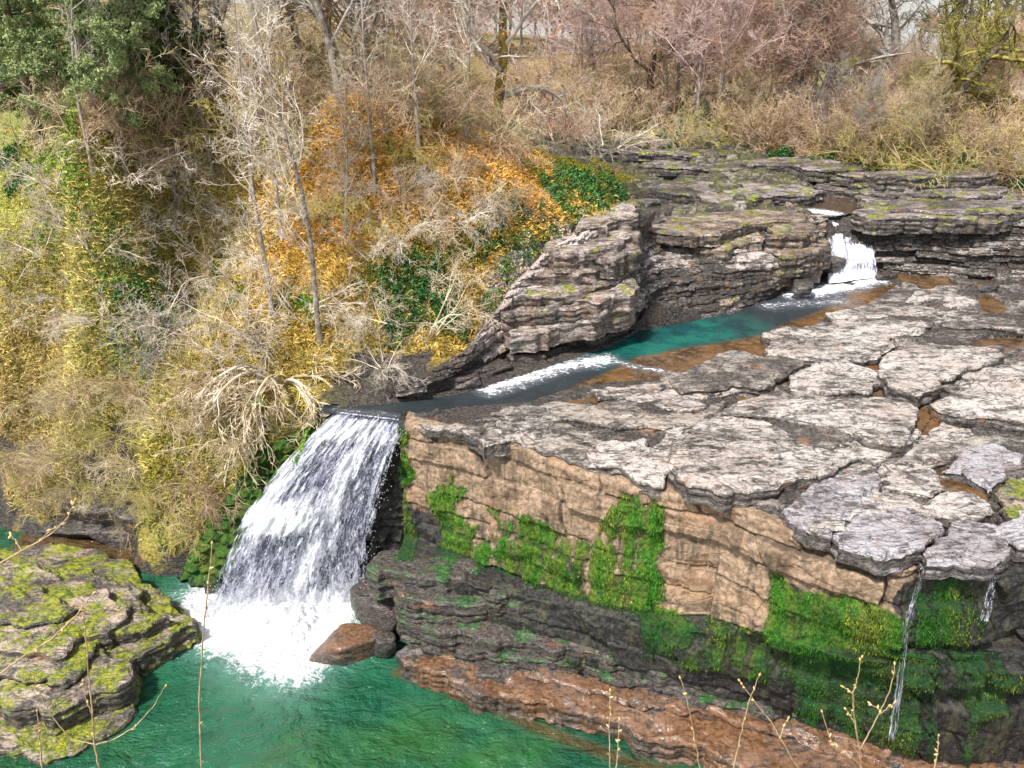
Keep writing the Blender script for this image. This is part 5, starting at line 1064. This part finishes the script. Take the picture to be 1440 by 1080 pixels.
# ivy and fern patches
def patch(name, spots, n, size, mat, label, cat, spread=.6, up=.4, thick=.35, seed=1):
    g = np.random.default_rng(seed); pts = []
    H_ = hit([s[0] for s in spots], [s[1] for s in spots])
    for h, s in zip(H_, spots):
        k = int(n * s[2] ** 2 / sum(q[2] ** 2 for q in spots)); a = g.uniform(0, 6.28, k); r = s[2] * np.sqrt(g.random(k)) * (1 + .35 * np.sin(a * 3 + s[0]))
        x = h[0] + r * np.cos(a); y = h[1] + r * np.sin(a) * .8; pts.append(np.c_[x, y, gz(x, y) + g.random(k) ** 1.5 * thick * (.4 + 1.2 * np.abs(fbm(x * 1.1, y * 1.1, seed)))])
    pts = np.concatenate(pts); c = pts.mean(0); v, f = leaves(g, pts - c, size, up, 1.3)
    return tag(link(name, mesh(name, v, f, mat, smooth=False), None, c), label, cat)
patch('ivy', [(545,410,.9),(580,440,1.1),(620,420,1.0),(600,390,.9),(640,460,.7),(560,470,.6)], 9000, .085, M_ivy, 'glossy green ivy mass on the bank above the channel', 'ivy', seed=2, thick=.9)
patch('ivy', [(190,430,.9),(220,450,1.0),(170,470,.7),(240,420,.7),(215,500,.6)], 7000, .085, M_ivy, 'dark green ivy behind the cream twigs on the left bank', 'ivy', seed=3, thick=.9)
patch('ivy', [(700,330,.7),(730,300,.5),(680,345,.6),(650,350,.5)], 3200, .08, M_ivy, 'small ivy patch left of the pale rock face', 'ivy', seed=4, thick=.6)
patch('ivy', [(800,262,.9),(830,268,.9),(865,268,.8),(780,275,.7)], 6000, .08, M_ivy, 'dark green ivy capping the promontory rock', 'ivy', seed=5, thick=.6)
thicket([(400,210),(560,190),(720,200),(800,250),(700,300),(560,330),(420,330)], 12, 21, 'bramble', ['bramble0', 'bramble2', 'bramble1'], .5, .9, 'low brown bramble growing out of the orange bracken slope', 'bramble', 'brambles on the orange slope', 30)
thicket([(440,300),(640,260),(760,300),(660,340),(520,350)], 6, 22, 'shrub', ['shrub0', 'shrub2', 'shrub3'], .3, .5, 'small pale shrub at the foot of the orange slope', 'shrub', 'small pale shrubs on the orange slope', 40)
thicket([(20,660),(200,680),(260,720),(330,700),(300,740),(200,745),(60,700)], 8, 23, 'bramble', ['bramble1', 'bramble0'], .5, .8, 'olive bramble trailing over the dark rocks at the foot of the left bank', 'bramble', 'brambles at the foot of the left bank', 30)
def mound(spots, lab, n=1600, seed=1, th=.35, mat=None):
    for i, (px, py, r) in enumerate(spots): patch('moss_mound', [(px, py, r), (px + 12, py + 3, r * .6)], n, .045, mat or M_mossleaf, lab, 'moss', seed=seed + i, thick=th, up=.8)
    for o in bpy.data.objects:
        if o.get('label') == lab: o['group'] = lab + ' group'
mound([(425,215,.55),(395,285,.5),(480,250,.5),(560,225,.5),(610,300,.55),(700,285,.5),(770,262,.6),(745,240,.5),(380,340,.5),(340,310,.5),(270,245,.5),(650,350,.4)], 'rounded cushion of yellow moss on the orange bracken slope', seed=31)
mound([(250,650,.7),(300,690,.7),(350,670,.6),(380,640,.5),(210,690,.6),(290,630,.6),(330,735,.5)], 'cushion of olive moss on the bank left of the falls', seed=61)
patch('ivy', [(735,352,.6),(770,325,.7),(805,303,.7),(845,292,.7),(880,283,.6),(860,262,.7),(815,248,.7)], 5200, .075, M_ivy, 'dark leafy growth trailing along the crest of the pale promontory', 'ivy', seed=14, thick=.45)
patch('dry_grass', [(750,362,.6),(785,335,.6),(825,322,.6),(868,330,.6),(700,425,.7),(690,470,.6),(730,400,.5)], 3600, .075, M_tantwig, 'tufts of straw coloured grass in the cracks of the pale promontory', 'grass tufts', seed=15, thick=.35, up=1.2)
patch('moss_mound', [(820,240,.8),(850,246,.9),(875,258,.7),(800,232,.7)], 5000, .06, M_mossleaf, 'bright yellow green moss hummock on top of the promontory', 'moss', seed=16, thick=.5, up=.8)
patch('grass', [(20,130,.9),(45,150,.9),(15,215,.8),(50,245,.9),(90,300,.8),(60,330,.7),(140,330,.7),(230,330,.6),(330,425,.6),(300,395,.6)], 9000, .075, M_fern, 'fresh yellow green grass on the upper left bank', 'grass', seed=24, thick=.4, up=1.2)
patch('fern', [(250,715,.5),(300,715,.5),(340,700,.5),(390,690,.4),(225,735,.4),(420,640,.4)], 4200, .06, M_fern, 'bright green moss and ferns hanging at the foot of the bank left of the falls', 'moss', seed=25, thick=.3)
patch('fern', [(715,395,.4),(690,440,.45),(755,360,.4),(845,335,.5),(860,350,.4)], 2200, .07, M_fern, 'grass and green plants in the cracks of the pale promontory', 'plants', seed=21, thick=.4)
patch('ivy', [(10,230,.9),(25,260,.7)], 3000, .09, M_ivy, 'dark ivy at the left edge below the pines', 'ivy', seed=6, thick=.8)
patch('fern', [(440,440,.4),(400,430,.4),(425,432,.4)], 1500, .08, M_fern, 'fresh green fern behind the straight slim trunk', 'fern', seed=7, thick=.5)
patch('ivy', [(100,215,.6),(80,225,.6),(110,260,.5)], 1500, .09, M_fern, 'yellow green ivy on a leaning stem in the upper left', 'ivy', seed=8, thick=1.4)
patch('ivy', [(905,372,.35),(900,385,.4),(890,365,.3)], 1400, .06, M_ivy, 'green plant in the crack between pale promontory and dark outcrop', 'ivy', seed=9, thick=.3)
patch('bush', [(970,165,1.2),(950,185,1.0),(990,180,.8)], 5000, .12, M_ivy, 'evergreen bush at the far bank near the river bend', 'bush', seed=10, thick=1.8)
patch('bush', [(1340,215,1.0),(1375,205,.9),(1330,240,.9),(1360,240,.8)], 6000, .11, M_ivy, 'evergreen bush under the lichen oak on the far bank', 'bush', seed=11, thick=1.2)
patch('bush', [(1130,235,.9),(1160,240,1.0),(1100,228,.8),(1210,246,.7)], 5000, .11, M_ivy, 'dark evergreen undergrowth at the foot of the far bank', 'bush', seed=23, thick=.9)
patch('bush', [(1060,165,1.3),(1080,155,1.2)], 4000, .12, M_fern, 'light green bush amid the brown thicket on the far bank', 'bush', seed=12, thick=1.2)
patch('fern', [(1405,268,.6),(1425,270,.8),(1440,272,.8)], 2500, .08, M_ivy, 'green ferns at the water line near the right edge', 'fern', seed=13, thick=.5)

# ground cover: dead grass, bracken and moss that nobody could count
def cover(name, poly, n, seed, ln, mat, mixc, wid=.012, up=.7):
    g = np.random.default_rng(seed); P = np.array(poly, float); q = g.uniform(P.min(0), P.max(0), (int(n * 2.6), 2)); q = q[sdist(q[:, 0], q[:, 1], P) < 0][:n]
    # spread evenly over the real slope rather than over the picture
    p = hit(q[:, 0], q[:, 1]); p[:, :2] += g.normal(0, .12, (len(p), 2))
    vv = land(p[:, 0], p[:, 1], 1); keep = vv + .25 * fbm(p[:, 0] * .6, p[:, 1] * .6, 3) > .52
    keep &= sdist(p[:, 0], p[:, 1], CUT) > .35
    p = p[keep]; p[:, 2] = gz(p[:, 0], p[:, 1]) - .02; n = len(p)
    d = norm(g.normal(size=(n, 3)) * np.array([1, 1, .5]) + np.array([0, 0, up])); d[:, 2] = np.abs(d[:, 2]); L = ln * g.uniform(.5, 1.5, (n, 1)); b = norm(np.cross(d, g.normal(size=(n, 3)))) * wid * g.uniform(.6, 1.6, (n, 1))
    e = d * L; bend = np.array([0, 0, -1.]) * L * .25
    V = np.stack([p - b, p + b, p + e * .6 + b * .8, p + e * .6 - b * .8, p + e + bend], 1).reshape(-1, 3)
    i = np.arange(n)[:, None] * 5
    c = vegtint(p[:, 0], p[:, 1]); pal = np.array(mixc); k = g.integers(len(pal), size=n)
    w = g.uniform(0, .75, (n, 1)); c = c * (1 - w) + pal[k] * w; c *= g.uniform(.75, 1.8, (n, 1))
    stuff(link(name, mesh(name, V, [i + np.array([0, 1, 2, 3]), i + np.array([3, 2, 4])], mat, None, True, np.repeat(c, 5, 0))))
DRY = [(.55, .41, .20), (.42, .30, .12), (.26, .23, .05), (.46, .24, .06), (.17, .23, .04)]
cover('dead_grass', [(0,180),(250,150),(640,150),(880,190),(900,290),(760,360),(690,470),(560,560),(440,600),(400,720),(200,745),(0,720)], 120000, 5, .32, M_litter, DRY, .016)
cover('dead_grass', [(900,150),(1440,120),(1440,275),(1200,255),(1000,220),(900,200)], 40000, 6, .6, M_litter, DRY, .03)
cover('bracken', [(380,200),(560,180),(740,190),(900,240),(820,290),(700,330),(600,340),(470,340),(380,360),(350,300)], 60000, 7, .16, M_litter, [(.55, .24, .06), (.42, .16, .06), (.60, .38, .22), (.36, .22, .03)], .035, .3)
cover('moss', [(250,560),(440,570),(430,640),(380,740),(250,760),(200,700)], 40000, 8, .12, M_moss, [(.12, .15, .015), (.22, .20, .02), (.06, .12, .012)], .03, .5)
# moss hanging on the cliff
def cliff_moss():
    g = np.random.default_rng(9); w = np.clip(mo - .25 + .5 * fbm(S * 1.6, Zw * .8, 66), 0, 1); w[:k0] = 0; w[k3:] = 0; w[:, ps > 1400] = 0
    w = (w ** 1.5).ravel(); n = 30000; i = g.choice(len(w), n, p=w / w.sum())
    p = CV.reshape(-1, 3)[i] + g.normal(0, .03, (n, 3)); nn = np.c_[nrm, np.zeros(len(nrm))][i % len(ps)]
    d = norm(nn * .22 + np.array([0, 0, -1.]) + .35 * g.normal(size=(n, 3))); L = g.uniform(.03, .13, (n, 1)); b = norm(np.cross(d, g.normal(size=(n, 3)))) * g.uniform(.006, .018, (n, 1))
    p = p + nn * .005; V = np.stack([p - b, p + b, p + d * L], 1).reshape(-1, 3)
    dk = dkm.ravel()[i][:, None]; yl = sstep(.45, .7, fbm(S * .7, Zw * .3, 88) + .5).ravel()[i][:, None]
    c = np.array((.05, .20, .012)) * (1 - yl) + yl * np.array((.19, .24, .03)); c = c * (1 - .55 * dk) * g.uniform(.4, 1.6, (n, 1))
    stuff(link('hanging_moss', mesh('hanging_moss', V, np.arange(3 * n).reshape(-1, 3), M_moss, None, True, np.repeat(c, 3, 0))))
cliff_moss()
# tufts on the ledge
def tuft(px, py, r, mat, label, seed, n=260, z=None):
    g = np.random.default_rng(seed); h = hit([px], [py])[0]; 
    if z is not None: h[0], h[1] = U(px, py, z); h[2] = z
    a = g.uniform(0, 6.28, n); rr = r * np.sqrt(g.random(n)); p = np.c_[rr * np.cos(a) * 1.5, rr * np.sin(a), 0 * a]
    d = norm(np.c_[g.normal(size=(n, 2)) * .6, np.ones(n)]); L = g.uniform(.06, .2, (n, 1)); b = norm(np.cross(d, g.normal(size=(n, 3)))) * .014
    V = np.stack([p - b, p + b, p + d * L], 1).reshape(-1, 3)
    tag(link('plant_tuft', mesh('plant_tuft', V, np.arange(3 * n).reshape(-1, 3), mat), None, h), label, 'plant')
tuft(1196, 630, .22, M_fern, 'bright green tuft at the end of the narrow slab strip', 1, z=8.2)
tuft(985, 693, .16, M_fern, 'bright green tuft at the lip of the cliff below the biggest slab', 2, z=8.05)
tuft(787, 680, .12, M_fern, 'small leafy plant on the tan cliff face', 3, z=7.0)

# ------------------------------------------------------------------ budding stems close to the camera
def stem(paths, label, dist, r=.0034, seed=0):
    """paths: list of pixel polylines; the first is the main stem, all at about one distance"""
    g = np.random.default_rng(seed); e = None
    for i, pl in enumerate(paths):
        a = np.array(pl, float); n = max(8, len(a) * 5); s = np.linspace(0, len(a) - 1, n)
        x = np.interp(s, np.arange(len(a)), a[:, 0]); y = np.interp(s, np.arange(len(a)), a[:, 1])
        Q = UD(x, y, dist + .05 * (s / len(a)) + .02 * i); Q += .0012 * g.normal(size=Q.shape)
        if i == 0 and a[0, 1] > 1075:      # carry the stem on down to the bank below the picture
            Q = np.vstack([Q[0] + np.array([[0, -.25, -.9]]) , Q[0] + np.array([[0, -.1, -.45]]), Q])
        if e is None: e = empty('budding_twig', tuple(Q[0]), label, 'twig'); o0 = Q[0].copy()
        Q = Q - o0; rr = r * (1 if i == 0 else .7) * np.linspace(1, .5, len(Q))
        v, f = tubes(Q[None], rr[None], 6); link('stem' if i == 0 else 'side_twig', mesh('stem', v, f, M_stem), e)
        nb = 2 if i else 4
        for k in [len(Q) - 1] + list(g.integers(len(Q) // 3, len(Q) - 1, nb)):
            d = norm(Q[k] - Q[k - 1] + (0 if k == len(Q) - 1 else 1) * .02 * g.normal(size=3)); L = .018; t = np.linspace(0, 1, 6)[:, None]
            c = Q[k] + d * L * (t - .15); rb = np.maximum((.0046) * np.sin(np.pi * np.clip(t[:, 0] * .9 + .1, 0, 1)) ** .8, .0004)
            v, f = tubes(c[None], rb[None], 6); link('bud', mesh('bud', v, f, M_bud), e)
D = 2.3
stem([[(858,1085),(857,1030),(858,972)]], 'left of two upright budding stems at the bottom of the picture', D, seed=1)
stem([[(867,1085),(869,1050),(871,1012)]], 'shorter of two upright budding stems at the bottom centre', D, seed=2)
stem([[(985,1085),(975,1030),(968,990),(958,955)]], 'single thin stem leaning left in front of the red shelf', D, seed=3)
stem([[(1030,1085),(1040,1040),(1052,990),(1067,950)]], 'brown stem leaning right in front of the red shelf', D, seed=4)
stem([[(1135,1100),(1110,1060),(1085,1015),(1060,985),(1040,958)],[(1098,1035),(1103,1020),(1108,1012)]], 'long twig slanting left to pale buds across the red shelf', D, seed=5)
stem([[(1211,1085),(1208,1050),(1200,1000),(1199,975),(1207,950),(1211,925)],[(1210,1052),(1228,1020),(1245,985),(1256,955),(1258,935)],[(1199,975),(1186,966)],[(1240,1000),(1224,990)],[(1204,1020),(1190,998)],[(1236,1005),(1258,988)]], 'forked twig with fat buds in front of the trickle', D, .0040, seed=6)
stem([[(1230,1100),(1200,1065),(1170,1045),(1156,1002)]], 'thin twig left of the forked one with one pale bud', D, seed=7)
stem([[(1312,1090),(1318,1060),(1320,1035)]], 'short single stem in the bottom right corner', D, seed=8)
stem([[(142,1090),(133,1050),(130,1000),(125,950),(118,870)],[(133,1047),(100,1040),(75,1010),(60,985),(48,955)],[(135,1047),(160,1040),(190,1022),(215,995),(232,965)],[(130,1008),(122,985),(117,958)]], 'curved forked twig in front of the mossy outcrop', D, .0042, seed=9)
stem([[(283,1090),(282,1040),(280,980),(285,900),(292,830),(299,765)]], 'tall straight grass like stem in front of the white foam', D, .004, seed=10)
stem([[(60,1090),(56,1040),(52,1000)]], 'short stem in the bottom left corner', D, .004, seed=11)
stem([[(-15,800),(30,775),(70,752),(95,728),(105,705)],[(55,760),(72,745),(88,737)],[(30,775),(22,760),(15,752)]], 'budding twig reaching in from the left over the outcrop', D, seed=12)
stem([[(-15,958),(30,925),(70,900),(105,868),(130,835)]], 'long thin twig crossing the mossy outcrop from the left edge', D, .004, seed=13)
# bank the stems grow from, below the picture
bx, by = np.meshgrid(np.linspace(-6, 6, 60), np.linspace(-6, 1.6, 50))
bz = 17.35 - .9 * np.clip(by - .2, 0, 9) ** 1.5 - .02 * (by + 3) ** 2 + .12 * fbm(bx, by, 3)
Bn = bx.size
struct(link('river_bank', mesh('river_bank', np.c_[bx.ravel(), by.ravel(), bz.ravel()], gridfaces(*bx.shape), M_ground, dict(veg=np.ones(Bn), pale=np.zeros(Bn), wet=np.zeros(Bn), moss=np.zeros(Bn)), True, np.tile((.2, .17, .06), (Bn, 1)))))

# ------------------------------------------------------------------ light, sky, camera
SUN_EL, SUN_AZ = 58, 222      # azimuth clockwise from +Y (north): behind the camera on its left
w = bpy.data.worlds.new('World'); scene.world = w; w.use_nodes = True; t = w.node_tree
sky = t.nodes.new('ShaderNodeTexSky'); sky.sky_type = 'NISHITA'; sky.sun_disc = False
sky.sun_elevation = R(SUN_EL); sky.sun_rotation = R(SUN_AZ); sky.air_density = 1.0; sky.dust_density = 1.5; sky.ozone_density = 1.0
tc = t.nodes.new('ShaderNodeTexCoord'); vm = t.nodes.new('ShaderNodeVectorMath'); vm.operation = 'MAXIMUM'; vm.inputs[1].default_value = (-2, -2, .02)
t.links.new(tc.outputs['Generated'], vm.inputs[0]); t.links.new(vm.outputs[0], sky.inputs[0])
hs = t.nodes.new('ShaderNodeHueSaturation'); hs.inputs['Saturation'].default_value = .35
t.links.new(sky.outputs[0], hs.inputs['Color']); t.links.new(hs.outputs[0], t.nodes['Background'].inputs['Color'])
t.nodes['Background'].inputs['Strength'].default_value = .10
sl = bpy.data.lights.new('sun', 'SUN'); sl.energy = 3.3; sl.angle = R(5); sl.color = (1, .95, .88)
so = bpy.data.objects.new('sun', sl); C.objects.link(so)
dx_, dy_ = math.sin(R(SUN_AZ)) * math.cos(R(SUN_EL)), math.cos(R(SUN_AZ)) * math.cos(R(SUN_EL))
from mathutils import Vector
so.rotation_euler = Vector((dx_, dy_, math.sin(R(SUN_EL)))).to_track_quat('Z', 'Y').to_euler()
cam = bpy.data.cameras.new('camera'); cam.sensor_width = 36; cam.lens = 36 * F / 1440; cam.clip_end = 3000; cam.clip_start = .05
co = bpy.data.objects.new('camera', cam); C.objects.link(co); co.location = (0, 0, CAMZ); co.rotation_euler = (R(90 - PITCH), 0, 0); scene.camera = co
v = scene.view_settings; v.view_transform = 'Standard'; v.look = 'None'; v.gamma = 1; v.exposure = 1.2
c = scene.cycles; c.use_denoising = True; c.max_bounces = 5; c.diffuse_bounces = 3; c.glossy_bounces = 2; c.transparent_max_bounces = 10; c.transmission_bounces = 2
c.caustics_reflective = False; c.caustics_refractive = False
